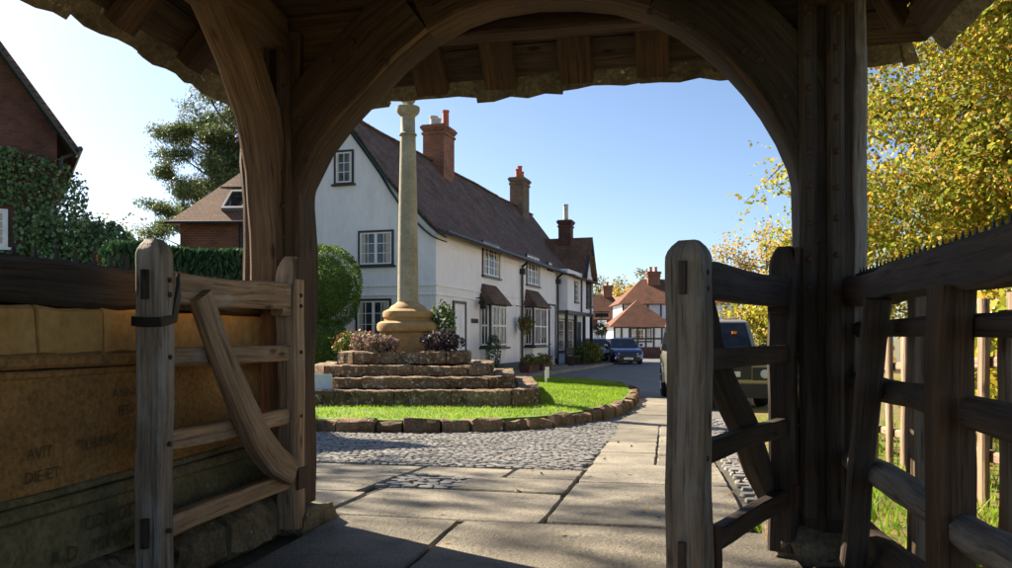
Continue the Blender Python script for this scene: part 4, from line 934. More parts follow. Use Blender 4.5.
lm = MB(); q = hx(476); lm.tube([(q, -.01, hz(298, q)), (q, -.3, hz(298, q))], .02, 6); lm.box(q - .1, q + .1, -.4, -.2, hz(309, q), hz(300, q)); lm.build('wall_lantern', 'iron', cot, world=False)
chimney(cot, 8.0, 3.2, 1.25, .95, 8.0, 10.55, 'brick_red', [(-.32, .1, .2, .42, 'pot_cream'), (.05, .1, .2, .42, 'pot_cream'), (.42, -.15, .17, .85, 'pot_clay')])
MB().tube([(1.2, 3.3, 8.7), (1.2, 3.3, 12)], .02, 6).build('aerial_pole', 'iron', cot, world=False)

# ================================================================== JETTIED WHITE HOUSE beyond it
j = thing('jettied_house', (HC[0], HC[1], HZ), 'white jettied house with dark timber shopfront and two dark chimneys', 'house', rz=HA)
X0, X1 = 16.35, 23.0; YJ = -.55; zj = 2.9
MB().box(X0, X1, .1, WH, -.3, zj).build('wall', 'render_white', j, world=False)
MB().box(X0, X1, YJ, WH, zj + .002, 5.05).build('upper_wall', 'render_white', j, world=False)
MB().box(X0 - .02, X1, YJ - .03, YJ + .14, zj - .2, zj).build('jetty_beam', 'paint_black', j, world=False)
for q in (X0 + .1, 18.6, 20.8, X1 - .1):
    MB().box(q - .09, q + .09, YJ + .01, YJ + .16, 0, zj - .2).build('timber_post', 'paint_black', j, world=False)
FJ = fmap('front', at0=.1)
for a0, a1, m in ((16.7, 18.3, 'glass_warm'), (18.9, 20.5, 'glass_warm')):
    window(j, FJ, a0, a1, .75, 2.5, 3, 3, glass=m)
door(j, FJ, 21.1, 22.3, 2.4, 'paint_black')
FU = fmap('front', at0=YJ)
window(j, FU, 17.9, 18.7, 3.4, 4.5, 2, 3); window(j, FU, 20.9, 21.8, 3.2, 4.75, 2, 4, wm='paint_black'); window(j, FU, 22.1, 22.7, 3.3, 4.6, 2, 3)
for q in (19.4, 21.95): MB().tube([(q, YJ - .4, 4.95), (q, YJ - .08, 4.7), (q, YJ - .07, 2.9)], .05, 8).build('drain_pipe', 'paint_black', j, world=False)
P2f = [(YJ - .4, 4.72)] + [(a, b - .03) for a, b in PROF]
swept_roof(j, P2f, WH, X0 - .1, X1 + .2, 'tile_dark', sag=.06, nx=20)
# cross wing with its own gable to the street
cw = MB(); a0, a1, zr = 20.1, 22.6, 7.15; am = (a0 + a1) / 2
cw.add([(a0, YJ + .02, 5.0), (a1, YJ + .02, 5.0), (am, YJ + .02, zr - .15), (a0, 4, 5.0), (a1, 4, 5.0), (am, 4, zr - .15)], [(0, 1, 2), (3, 5, 4), (0, 2, 5, 3), (1, 4, 5, 2), (0, 3, 4, 1)])
cw.build('gable_wall', 'render_white', j, world=False)
for s, m in ((-1, 'tile_brown'), (1, 'tile_brown')):
    e = am + s * (a1 - a0) / 2 + s * .25; ze = 4.75; r = MB()
    p = [(e, YJ - .3, ze), (am, YJ - .3, zr), (am, 4.2, zr), (e, 4.2, ze)]; q = [(x, y, z + .12) for x, y, z in p]
    r.hexa(p + q)
    if s > 0: r.f = [f[::-1] for f in r.f]
    r.build('wing_roof', m, j, world=False)
for s in (-1, 1): MB().beam([(am + s * 1.55, YJ - .22, 4.85), (am, YJ - .22, zr - .02)], .06, .16, up=(0, 1, 0), jit=0).build('barge_board', 'paint_green', j, world=False)
chimney(j, 21.4, .75, .72, .72, 5.2, 8.3, 'brick_purple', [(0, 0, .17, .95, 'pot_cream')])
chimney(j, 20.2, 3.2, 1.25, .8, 7.4, 10.65, 'brick_grey', [(-.38, 0, .15, .5, 'pot_clay'), (.02, 0, .16, .75, 'pot_clay'), (.42, 0, .15, .5, 'pot_clay')])
ar = MB(); ar.tube([(22.8, YJ, 3.0), (22.8, YJ - 1.0, 3.0)], .03, 6); ar.build('sign_bracket', 'iron', j, world=False)
hs = MB().box(22.77, 22.83, YJ - .95, YJ - .15, 2.7, 2.93); hs.build('hanging_sign', 'paint_black', j, world=False)
MB().box(23.0, 26.5, .4, WH, -.3, 4.2).build('end_wall', 'render_white', j, world=False)
swept_roof(j, [(.1, 4.2), (1.5, 5.3), (3.3, 6.9)], WH, 23.25, 26.7, 'tile_dark', nx=6, name='end_roof')

def hl(x, y, z=0.0):   # cottage-local to world
    c, s = math.cos(HA), math.sin(HA); return (HC[0] + x * c - y * s, HC[1] + x * s + y * c, HZ + z)
# planting along the cottage front
def trough(x, y, w, label, lm='leaf_bedding'):
    c = hl(x, y); r = thing('flower_trough', c, label, 'planter', 'flower troughs along the cottage', rz=HA)
    t = MB(); t.hexa([(-w / 2 + .05, -.17, 0), (w / 2 - .05, -.17, 0), (w / 2 - .05, .17, 0), (-w / 2 + .05, .17, 0), (-w / 2, -.22, .38), (w / 2, -.22, .38), (w / 2, .22, .38), (-w / 2, .22, .38)]); t.build('box', 'brick_purple', r, world=False)
    p = ell((0, 0, .5), (w * .55, .34, .32), 900, zmin=.34); leaves('foliage', p, .09, lm, r, world=False)
trough(6.5, -1.3, 1.5, 'flower trough with red blooms before the first bay window')
trough(8.6, -1.3, 1.5, 'flower trough with red blooms between the two bay windows')
tp = hl(3.6, -.75); r = thing('cone_topiary', tp, 'small dark clipped conical shrub beside the cottage door', 'shrub')
MB().lathe([(.16, 0), (.22, .3), (.24, .32), (.1, .32)], tp, 12).build('pot', 'pot_clay', r, smooth=40)
leaves('foliage', ell((tp[0], tp[1], tp[2] + .95), (.3, .3, .68), 1600, inner=.5, rough=.08), .06, 'leaf_hedge', r)
hb = hl(8.9, -.45, 2.05); r = thing('hanging_basket', hb, 'hanging basket of trailing flowers between the bay windows', 'basket')
leaves('foliage', ell(hb, (.36, .36, .42), 1100, rough=.3), .08, 'leaf_bedding', r); MB().tube([(hb[0], hb[1], hb[2] + .2), (hb[0], hb[1], hb[2] + .75), hl(8.9, 0, 2.85)], .015, 5).build('bracket', 'iron', r)
hb = hl(22.6, -1.1, 2.0); r = thing('hanging_basket', hb, 'hanging basket under the sign of the jettied house', 'basket')
leaves('foliage', ell(hb, (.4, .4, .45), 700, rough=.3), .1, 'leaf_green', r); MB().tube([(hb[0], hb[1], hb[2] + .2), (hb[0], hb[1], hb[2] + 1.0)], .015, 5).build('bracket', 'iron', r)
k = 0
for x, y, rr_, m, lab in ((16.5, -1.25, (.5, .5, .45), 'leaf_green', 'green leafy shrub at the near end of the shopfront bed'), (17.5, -1.45, (.75, .7, .65), 'leaf_olive', 'large loose olive shrub in the shopfront bed'),
                          (18.7, -1.4, (.65, .65, .55), 'leaf_hedge', 'bluish green rounded shrub in the shopfront bed'), (19.7, -1.25, (.5, .5, .4), 'leaf_green', 'low green shrub at the far end of the shopfront bed')):
    c = hl(x, y, rr_[2] * .9 + .1); shrub('bed_shrub', c, rr_, 1500, .12, m, lab, 'shrub')
bed = MB(); c = [hl(15.9, -.75), hl(15.9, -2.0), hl(20.6, -2.05), hl(20.6, -.75)]
bed.add([(p[0], p[1], -.5) for p in c] + [(p[0], p[1], -.2) for p in c], [(0, 1, 2, 3), (7, 6, 5, 4), (0, 4, 5, 1), (1, 5, 6, 2), (2, 6, 7, 3), (3, 7, 4, 0)]); structure(bed.build('flower_bed', 'brick_purple'))
pv = MB(); c = [hl(-1.5, -.02), hl(-1.5, -1.9), hl(15, -2.3), hl(30, -2.3), hl(30, -.02)]
pv.add([(p[0], p[1], -.5) for p in c] + [(p[0], p[1], -.26) for p in c], [tuple(range(5)), tuple(range(9, 4, -1))] + [(i, 5 + i, 5 + (i + 1) % 5, (i + 1) % 5) for i in range(5)]); structure(pv.build('pavement', 'flag_stone'))
bn = hl(14.9, -1.2, .1); b = MB(); r = thing('low_bench', bn, 'dark low wooden bench in front of the shopfront', 'bench', rz=HA)
for q in (-.12, .0, .12): MB().box(-.8, .8, q - .05, q + .05, .42, .46).build('slat', 'oak_black', r, world=False)
for q in (-.65, .65): MB().box(q - .05, q + .05, -.16, .16, 0, .418).build('leg', 'oak_black', r, world=False)
MB().box(-.8, .8, .18, .22, .5, .9).build('backrest', 'oak_black', r, world=False)

# ================================================================== FAR TIMBERED HOUSES
def hip_roof(root, x0, x1, y0, y1, ze, zr, m, ov=.3, name='roof', gablet=0.0):
    x0 -= ov; x1 += ov; y0 -= ov; y1 += ov; L, Wd = x1 - x0, y1 - y0
    if L > Wd: r0, r1 = (x0 + Wd / 2 * (1 - gablet), (y0 + y1) / 2, zr), (x1 - Wd / 2 * (1 - gablet), (y0 + y1) / 2, zr)
    else: r0, r1 = ((x0 + x1) / 2, y0 + L / 2 * (1 - gablet), zr), ((x0 + x1) / 2, y1 - L / 2 * (1 - gablet) , zr)
    v = [(x0, y0, ze), (x1, y0, ze), (x1, y1, ze), (x0, y1, ze), r0, r1]
    f = [(0, 1, 5, 4), (1, 2, 5), (2, 3, 4, 5), (3, 0, 4)] if L > Wd else [(0, 1, 4), (1, 2, 5, 4), (2, 3, 5), (3, 0, 4, 5)]
    mb = MB(); mb.add(v, f + [(3, 2, 1, 0)]); return mb.build(name, m, root, world=False)
def timbers(root, F, a0, a1, z0, z1, nv, rails=(), braces=(), w=.13):
    for i in range(nv + 1):
        a = a0 + (a1 - a0) * i / nv; a = min(max(a, a0 + w / 2), a1 - w / 2); fbox(MB(), F, a - w / 2, a + w / 2, z0, z1, -.02, .04).build('timber', 'paint_black', root, world=False)
    for z in rails: fbox(MB(), F, a0, a1, z - w / 2, z + w / 2, -.02, .036).build('timber', 'paint_black', root, world=False)
    for (b0, y0, b1, y1) in braces:
        MB().beam([F(b0, y0, .01), F(b1, y1, .01)], .05, w, up=(0, -1, 0) if F(0, 0, 0)[0] == 0 and False else V(F(0, 0, 1)) - V(F(0, 0, 0)), jit=0, seg=9).build('timber', 'paint_black', root, world=False)
fx, fy = WP(641, 58.0)
th_ = thing('timbered_house', (fx, fy, -.4), 'black and white timbered house with low hipped bay and red tile roof', 'house', rz=PSI)
MB().box(-2.0, 2.1, 0, 4.0, 0, 2.35).build('bay_wall', 'render_white', th_, world=False)
hip_roof(th_, -2.0, 2.1, 0, 4.4, 2.3, 4.35, 'tile_red', .35, 'bay_roof')
F = fmap('front'); timbers(th_, F, -2.0, 2.1, .75, 2.35, 7, rails=(.78, 2.28, 1.45)); MB().box(-2.04, 2.14, -.04, 0, 0, .72).build('plinth', 'brick_purple', th_, world=False)
window(th_, F, -.75, .75, 1.25, 2.2, 2, 2, casements=3, glass='glass_warm', fm='paint_black')
MB().box(-.9, 8, 3.2, 8.5, 0, 4.2).build('wall', 'render_white', th_, world=False)
hip_roof(th_, -.9, 8, 3.2, 8.5, 4.1, 6.2, 'tile_red', .35, 'roof', gablet=.25)
timbers(th_, fmap('front', at0=3.2), -.9, 8, 0, 4.2, 9, rails=(2.4, 4.1), braces=((2.2, 2.5, 3.0, 4.0), (3.1, 2.5, 3.9, 4.0)))
window(th_, fmap('front', at0=3.2), 4.2, 5.6, 2.7, 3.8, 2, 2, casements=3)
chimney(th_, 1.9, 5.5, .95, .8, 4.8, 6.75, 'brick_red', [(-.2, 0, .13, .4, 'pot_clay'), (.2, 0, .13, .4, 'pot_clay')])
fx, fy = WP(596, 78.0)
b2 = thing('tiled_house', (fx, fy, -.4), 'old brick house with sweeping red roof far down the lane', 'house', rz=PSI + .1)
MB().box(-3.5, 3.2, 0, 6, 0, 3.4).build('wall', 'brick_purple', b2, world=False); hip_roof(b2, -3.5, 3.2, 0, 6, 3.3, 5.9, 'tile_red', .3, gablet=.6)
window(b2, F, -.3, 1.1, 1.0, 2.3, 2, 2, casements=2, fm='paint_white'); window(b2, F, 1.7, 2.8, 1.0, 2.3, 2, 2, fm='paint_white')
chimney(b2, 1.8, 3, .9, .7, 5.0, 6.8, 'brick_red', [(0, 0, .14, .4, 'pot_clay')])
fx, fy = WP(622, 82.0)
b3 = thing('cream_house', (fx, fy, -.4), 'narrow cream gabled house between the two red roofs', 'house', rz=PSI + .2)
mb = MB(); mb.add([(-1.8, 0, 0), (1.8, 0, 0), (1.8, 0, 4.0), (0, 0, 5.6), (-1.8, 0, 4.0), (-1.8, 6, 0), (1.8, 6, 0), (1.8, 6, 4.0), (0, 6, 5.6), (-1.8, 6, 4.0)],
       [(0, 1, 2, 3, 4), (9, 8, 7, 6, 5), (0, 5, 6, 1), (1, 6, 7, 2), (2, 7, 8, 3), (3, 8, 9, 4), (4, 9, 5, 0)]); mb.build('wall', 'render_white', b3, world=False)
for s in (-1, 1): MB().beam([(s * 2.0, 3, 3.95), (0, 3, 5.75)], 6.4, .12, up=(0, 0, 1), jit=0, seg=9).build('roof', 'tile_brown', b3, world=False)
window(b3, F, -.5, .5, 2.2, 3.4, 2, 2)

# hanging inn sign down the lane
x, y = WP(602, 64); hg = thing('post_sign', (x, y, -.4), 'pale shield-shaped sign on a tall post down the lane', 'sign', rz=PSI)
MB().tube([(0, 0, 0), (0, 0, 3.2)], .05, 6).build('post', 'iron', hg, world=False)
MB().prism([(-.35, 2.9), (.35, 2.9), (.4, 2.4), (.2, 2.1), (0, 2.0), (-.2, 2.1), (-.4, 2.4)], lambda a, b, t: (a, t, b), -.09, -.055).build('board', 'sign_pale', hg, world=False)

# ================================================================== LEFT: BRICK HOUSE WITH IVY
x, y = WP(57, 21.5); bh = thing('brick_house', (x, y, -.3), 'dark brick house with steep gable half covered by ivy', 'house', rz=PSI + .56)
zt = ZP(150, 21.5) + .85; sl_ = 1.42; hw = 3.0
mb = MB(); mb.add([(-2 * hw, 0, 0), (0, 0, 0), (0, 0, zt), (-hw, 0, zt + hw * sl_), (-2 * hw, 0, zt), (-2 * hw, 9, 0), (0, 9, 0), (0, 9, zt), (-hw, 9, zt + hw * sl_), (-2 * hw, 9, zt)],
       [(0, 1, 2, 3, 4), (9, 8, 7, 6, 5), (0, 5, 6, 1), (1, 6, 7, 2), (2, 7, 8, 3), (3, 8, 9, 4), (4, 9, 5, 0)]); mb.build('wall', 'brick_purple', bh, world=False)
for s in (0, 1):
    xe = .5 if s == 0 else -2 * hw - .5; zee = zt - .5 * sl_
    p = [(xe, -.35, zee), (-hw, -.35, zt + hw * sl_), (-hw, 9.35, zt + hw * sl_), (xe, 9.35, zee)]; r = MB().hexa(p + [(a, b, c + .2) for a, b, c in p])
    if s: r.f = [f[::-1] for f in r.f]
    r.build('roof', 'tile_brown', bh, world=False)
    MB().beam([(xe - (.05 if s == 0 else -.05), -.36, zee - .02), (-hw, -.36, zt + hw * sl_ - .08)], .06, .34, up=(0, 1, 0), jit=0, seg=2).build('barge_board', 'paint_green', bh, world=False)
gt = MB(); gt.tube([(.52, -.5, zt - .55), (.52, 9.3, zt - .6)], .07, 8); gt.build('gutter', 'paint_black', bh, world=False)
MB().tube([(.5, -.25, zt - .6), (.1, -.2, zt - .78), (.08, -.2, zt - 1.2)], .05, 8).build('drain_pipe', 'paint_black', bh, world=False)
zw0, zw1 = ZP(250, 21.5) + .3, ZP(213, 21.5) + .3
window(bh, F, -1.95, -1.12, zw0, zw1, 3, 4, fm='paint_white')
iv = thing('ivy', (x, y, -.3), 'thick glossy ivy climbing the brick house and its garden wall', 'ivy', rz=PSI + .56)
P_ = []
zi = ZP(157, 21.5) + .3
while len(P_) < 15000:
    a = random.uniform(-5.0, .75); z = random.uniform(.2, zi + .15)
    top = zi + .25 * noise.noise(V((a * 1.3, 3, 0))) - (0 if a < 0 else a * .9)
    if z > top: continue
    if -2.05 < a < -1.0 and zw0 - .1 < z < zw1 + .12: continue
    dd = .18 + .22 * noise.noise(V((a * 1.6, z * 1.6, 4))) + (.1 if a > -.2 else 0)
    P_.append((a, -abs(dd) * random.random() - .03 if a < .0 else random.uniform(-.35, .9), z))
zl = ZP(213, 20.0) + .3
while len(P_) < 27000:
    a = random.uniform(-.6, 2.1); top = zl - (.02 * a) - max(0, a - 1.4) * .75 + .22 * noise.noise(V((a * 1.8, 9, 2)))
    z = random.uniform(.4, top)
    dd = -.85 + .35 * noise.noise(V((a * 1.6, z * 1.6, 4)))
    P_.append((a, random.uniform(dd, dd + .5), z))
leaves('foliage', P_, .115, 'leaf_ivy', iv, world=False, aspect=.8)
MB().box(-.5, 1.9, -.45, -.1, 0, zl - .8).build('garden_wall', 'brick_purple', iv, world=False)
st = MB(); st.tube([(-.3, -.08, 0), (-.5, -.08, 2), (-.2, -.08, 4)], [.07, .05, .02], 6); st.build('stem', 'bark', iv, world=False)

def limbs(mb, base, top, n, spread, r0):
    out = []
    for k in range(n):
        t = random.uniform(.25, .95); s = V(base).lerp(V(top), t); a = random.uniform(0, 6.28)
        e = s + V((math.cos(a) * spread[0] * random.uniform(.5, 1), math.sin(a) * spread[1] * random.uniform(.5, 1), spread[2] * random.uniform(-.05, .8)))
        m = s.lerp(e, .5) + V((0, 0, -.06 * spread[0])); mb.tube([s, m, e], [r0 * (1 - t * .75) * .5, r0 * .28 * (1 - t * .6), r0 * .06], 6); out += [e, m]
    return out
def tree(name, base, H, cr, material, label, n, size, trunk_r=.2, zc=.62, clumps=16, bark='bark', group=None, aspect=.6, lim=12, cl=.42):
    r = thing(name, base, label, 'tree', group); top = (base[0] + random.uniform(-.3, .3), base[1], base[2] + H * .92)
    mb = MB(); b = V(base); t = V(top); mid = b.lerp(t, .45) + V((random.uniform(-.2, .2), .1, 0)); mb.tube([b, b.lerp(mid, .5), mid, t], [trunk_r, trunk_r * .85, trunk_r * .6, trunk_r * .08], 10)
    tips = limbs(mb, mid - V((0, 0, H * .12)), t, lim, (cr[0] * .9, cr[1] * .9, cr[2] * .7), trunk_r); mb.build('trunk', bark, r, smooth=60)
    c0 = np.array([base[0], base[1], base[2] + H * zc]); pts = []
    cents = [np.array(q) for q in tips] + [c0 + RNG.normal(size=3) / 2.0 * np.array(cr) for _ in range(clumps)]
    per = n // len(cents)
    for c in cents:
        k = cl * random.uniform(.7, 1.3); pts.append(ell(c, (cr[0] * k, cr[1] * k, cr[2] * k * .8), per, inner=.15, rough=.35))
    pts = np.concatenate(pts); leaves('crown', pts, size, material, r, aspect=aspect); return r
x, y = WP(100, 24.5); tree('yellowing_shrub', (x, y, -.3), 5.0, (1.5, 1.2, 2.2), 'leaf_olive', 'loose yellow-green tall shrub rising behind the ivy', 5200, .13, .07, clumps=14, lim=16, cl=.35)
x, y = WP(109, 14.0); shrub('brown_shrub', (x, y, 2.25), (.24, .24, .45), 1000, .09, 'leaf_brown', 'small russet shrub between the ivy and the clipped hedge', 'shrub', stem=False)
MB().tube([(x, y, -.3), (x, y, 2.4)], .04, 6).build('trunk', 'bark', bpy.data.objects['brown_shrub'])
# clipped hedge
x0, y0 = WP(112, 10.6); x1, y1 = WP(257, 11.8); hd = thing('clipped_hedge', (x0, y0, -.3), 'clipped dark green conifer hedge behind the gate', 'hedge')
d = V((x1 - x0, y1 - y0, 0)); L = d.length; e = d.normalized(); nn = V((-e.y, e.x, 0)); zt0 = ZP(247, 11.2)
pts = []; ax = []
for k in range(16000):
    a = random.uniform(0, L); u = random.random(); top = zt0 - .02 + .05 * noise.noise(V((a * 1.4, 1, 0))); f = 'top' if u < .3 else 'front'
    if f == 'top': o = random.uniform(0, .8); z = top - random.uniform(0, .08)
    else: o = random.uniform(-.02, .1) + .06 * noise.noise(V((a * 3, 2, 0))); z = random.uniform(.6, top)
    if a < .25 or a > L - .25: o = random.uniform(0, .8)
    p = V((x0, y0, 0)) + e * a + nn * o; pts.append((p.x, p.y, z)); ax.append((nn.x * -.3, nn.y * -.3, 1))
leaves('foliage', pts, .12, 'leaf_hedge', hd, aspect=.3, axis=ax)
c = [V((x0, y0, 0)) + e * .1 + nn * .1, V((x0, y0, 0)) + e * (L - .1) + nn * .1, V((x0, y0, 0)) + e * (L - .1) + nn * .75, V((x0, y0, 0)) + e * .1 + nn * .75]
MB().hexa([(p.x, p.y, -.4) for p in c] + [(p.x, p.y, zt0 - .12) for p in c]).build('branches', 'bark', hd)
# yew topiary beside the white cottage
def topiary(px, D, pyt, pyb, rx, label, n, inner=.84):
    x, y = WP(px, D); z1, z0 = ZP(pyt, D), max(-.3, ZP(pyb, D)); c = (x, y, (z0 + z1) / 2); r = (rx, rx, (z1 - z0) / 2)
    o = thing('clipped_yew', (x, y, -.3), label, 'shrub', 'clipped yews beside the green')
    leaves('foliage', ell(c, r, n, inner=inner, rough=.08, fr=1.8, sq=3.4), .072, 'leaf_yew', o, aspect=.4)
    MB().lathe([(.12, -.3), (.1, c[2]), (.03, z1 - .3)], (x, y, 0), 8).build('trunk', 'bark', o)
    MB().lathe([(r[0] * .82 * math.sin(math.pi * k / 10) + .01, -r[2] * .84 * math.cos(math.pi * k / 10)) for k in range(11)], c, 18).build('inner_growth', 'yew_core', o, smooth=60); return o
topiary(319, 23.2, 247, 326, 1.12, 'large rounded clipped yew standing beside the white cottage', 19000)
topiary(314, 22.6, 318, 372, .86, 'smaller clipped yew mound at the foot of the large yew', 10000)
topiary(280, 24.0, 258, 372, 1.1, 'clipped yew half hidden behind the gatepost', 7000)
# ================================================================== COTTAGE WITH ROOFLIGHT
x, y = WP(176, 27.0); sk = thing('brick_cottage', (x, y, -.3), 'red brick cottage with brown tiled roof and an open rooflight', 'house', rz=PSI - .05)
ze = ZP(219, 27) + .3; zr = ZP(165, 29.6) + .3
MB().box(0, 3.5, .3, 6, 0, ze).build('wall', 'brick_red', sk, world=False)
v = [(-.3, 0, ze - .1), (3.7, 0, ze - .1), (3.7, 2.9, zr), (1.45, 2.9, zr), (-.3, 6.2, ze - .1), (3.7, 6.2, ze - .1)]
MB().add(v, [(0, 1, 2, 3), (0, 3, 4), (4, 3, 2, 5), (1, 5, 2), (0, 4, 5, 1)]).build('roof', 'tile_brown', sk, world=False)
MB().beam([(1.45, 2.9, zr + .05), (3.7, 2.9, zr + .05)], .22, .12, jit=.01).build('ridge_tiles', 'tile_brown', sk, world=False)
MB().tube([(-.35, -.06, ze - .12), (3.7, -.06, ze - .14)], .06, 8).build('gutter', 'paint_black', sk, world=False)
up = V((0, 2.9, zr - ze + .1)); u_ = up.normalized()
def on(a, t, o=0): q = V((a, 0, ze - .1)) + up * t; nrm = V((0, -u_.z, u_.y)); return q + nrm * o
rl = MB()
for a0, a1, t0, t1 in ((1.35, 1.42, .18, .5), (2.05, 2.12, .18, .5), (1.42, 2.05, .18, .21), (1.42, 2.05, .47, .5)):
    rl.hexa([on(a0, t0, .0), on(a1, t0, .0), on(a1, t1, .0), on(a0, t1, .0), on(a0, t0, .12), on(a1, t0, .12), on(a1, t1, .12), on(a0, t1, .12)])
w_ = rl.build('rooflight', 'lead', sk, world=False)
MB().hexa([on(1.42, .21, .005), on(2.05, .21, .005), on(2.05, .47, .005), on(1.42, .47, .005), on(1.42, .21, .03), on(2.05, .21, .03), on(2.05, .47, .03), on(1.42, .47, .03)]).build('opening', 'glass', w_, world=False)
p = [on(1.33, .5, .13), on(2.14, .5, .13), on(2.14, .38, .55), on(1.33, .38, .55)]; q = [on(1.33, .22, .1)]
ps = [on(1.33, .48, .16), on(2.14, .48, .16), on(2.14, .30, .62), on(1.33, .30, .62)]
MB().hexa(ps + [a + V((0, 0, .05)) for a in ps]).build('sash', 'paint_black', w_, world=False)
fx_ = 2.5; MB().tube([(fx_, -.12, ze - .4), (fx_, -.12, ZP(155, 27) + .3)], .07, 10).build('flue_pipe', 'paint_black', sk, world=False)
MB().tube([(2.15, .2, ze - .2), (2.15, .2, .5)], .06, 8).build('drain_pipe', 'paint_black', sk, world=False)
# pine
x, y = WP(225, 50); pn = thing('pine_tree', (x, y, -.4), 'tall Scots pine with flat needle pads behind the brick cottage', 'tree')
mb = MB(); zt_ = 17.0; tr = [(x, y, -.4), (x + .2, y, 5), (x - .1, y, 9.5), (x + .5, y, 13.5), (x + .2, y, zt_ - .8)]; mb.tube(tr, [.45, .38, .3, .2, .06], 10)
pads = []
spec = [(-3.9, 7.4, 1.2), (-3.0, 8.8, 1.4), (-4.1, 9.3, .9), (-1.9, 8.6, 1.3), (-2.6, 10.6, 1.3), (-1.2, 10.2, 1.2), (-3.6, 11.4, .8), (-2.9, 13.6, 1.3), (-1.7, 12.8, 1.3), (-3.6, 14.4, .9), (-2.2, 15.4, 1.3), (-.6, 16.1, 1.3), (-.9, 14.4, 1.2), (.5, 15.3, 1.3),
        (1.4, 16.4, 1.2), (1.9, 14.2, 1.3), (.4, 12.9, 1.0), (2.6, 12.4, 1.3), (1.4, 11.0, 1.2), (3.2, 14.9, 1.2), (3.6, 11.0, 1.2), (-4.4, 8.2, .7), (-3.4, 6.6, .8), (2.8, 9.3, 1.2), (4.0, 13.2, 1.2), (-1.2, 7.3, 1.0), (-2.0, 14.2, .8), (-4.2, 6.5, .6), (.3, 9.4, 1.0)]
pp = []
spec += [(random.uniform(-3.2, 2.5), random.uniform(7.6, 15.4), random.uniform(.9, 1.4)) for _ in range(26)]
for dx, z, s in spec:
    dy = random.uniform(-1.8, 1.8); c = V((x + dx, y + dy, z)); k = min(.95, max(.2, (z - 2.2) / zt_)); i = k * 4; a = int(min(3, i)); st_ = V(tr[a]).lerp(V(tr[a + 1]), i - a)
    mb.tube([st_, st_.lerp(c, .5) + V((0, 0, -.25)), c], [.1, .06, .02], 6)
    for _ in range(5):
        o = V((random.uniform(-.7, .7) * s, random.uniform(-.7, .7) * s, random.uniform(-.4, .45) * s)); pp.append(ell(c + o, (s * .8, s * .8, s * .42), 260, inner=.1, rough=.55, fr=3.0))
mb.build('trunk', 'pine_bark', pn, smooth=60)
pp = np.concatenate(pp); ax = RNG.normal(size=(len(pp), 3)) * .8; ax[:, 2] += .7; leaves('crown', pp, .26, 'leaf_pine', pn, aspect=.22, axis=ax)
# ================================================================== RIGHT: AUTUMN TREES
x, y = 5.75, 13.2; r = thing('lime_tree', (x, y, -.3), 'big autumn tree with gold and green leaves beside the lychgate', 'tree')
mb = MB(); mb.tube([(x, y, -.4), (x + .1, y, 2), (x, y + .1, 5), (x + .2, y, 9.5)], [.3, .26, .2, .03], 10); tips = limbs(mb, (x, y, 2.0), (x + .2, y, 9.5), 26, (3.6, 3.6, 1.6), .26)
# limb that reaches out past the post
sp = [(x - .5, y, 4.6), (x - 2.2, y + .3, 4.7), (x - 3.6, y + .4, 4.2), (x - 4.5, y + .4, 3.3)]; mb.tube(sp, [.07, .035, .014, .003], 6); mb.build('trunk', 'bark', r, smooth=60)
# leaves hang in sprays along fine twigs
P4 = []; A4 = []; tw = MB()
def spray(p, d, n, L):
    side = d.cross(V((0, 0, 1))); side = side.normalized() if side.length > .01 else V((1, 0, 0))
    for k in range(n):
        t = (k + .5) / n; s_ = 1 if k % 2 else -1
        q = p + d * (L * t) + V((0, 0, -.18 * L * t * t)) + side * s_ * .035 + V((random.gauss(0, .025), random.gauss(0, .025), random.gauss(0, .025)))
        P4.append(q); A4.append((side * s_ * .7 + d * .5 + V((0, 0, -.55)))[:])
def clump(c, rad, ns):
    for k in range(ns):
        dv = V(RNG.normal(size=3)); dv.z = dv.z * .6; dv.normalize(); p = V(c) + V((dv.x * rad[0], dv.y * rad[1], dv.z * rad[2])) * random.uniform(.1, .75)
        d = (dv + V((0, 0, random.uniform(-.5, .1)))).normalized(); spray(p, d, random.randint(7, 12), random.uniform(.3, .55))
        if k % 3 == 0: tw.add([p - V((.004, 0, 0)), p + V((.004, 0, 0)), p + d * .45 + V((0, 0, -.08))], [(0, 1, 2)])
for c in tips: clump(c, (1.15, 1.15, .85), 90)
for k in range(190):
    a = random.uniform(0, 6.28); q = math.sqrt(random.random()) * 3.2; zz_ = random.uniform(1.2, 9.3); clump((x + q * math.cos(a), y + q * math.sin(a), zz_), (1.05, 1.05, .8), 150)
for k in range(15):
    c = V(sp[1]).lerp(V(sp[2]), random.uniform(.3, 1)) if k < 4 else V(sp[2]).lerp(V(sp[3]), random.uniform(0, 1.0)); clump(c + V((random.uniform(-.2, .2), random.uniform(-.3, .3), random.uniform(-.35, .15))), (.22, .22, .2), 3)
tw.build('twigs', 'bark', r, kind='stuff')
leaves('crown', P4, .07, 'leaf_autumn', r, aspect=.72, axis=A4)
x, y = WP(760, 38); tree('autumn_tree', (x, y, -.4), 6.4, (2.4, 2.2, 2.5), 'leaf_yellow', 'smaller pale yellow tree with thin branches beyond the parked vehicle', 6500, .15, .14, clumps=14, lim=26, cl=.3)
x, y = WP(805, 27); tree('green_gold_tree', (x, y, -.4), 4.6, (1.9, 1.7, 1.9), 'leaf_autumn', 'bushy green-gold tree behind the parked vehicle', 7500, .14, .12, zc=.55, clumps=22, lim=12)
x, y = WP(768, 30); tree('green_gold_tree', (x, y, -.4), 3.1, (1.9, 1.5, 1.3), 'leaf_autumn', 'low green-gold shrubby tree just above the vehicle roof', 5000, .14, .09, zc=.5, clumps=20, lim=10)
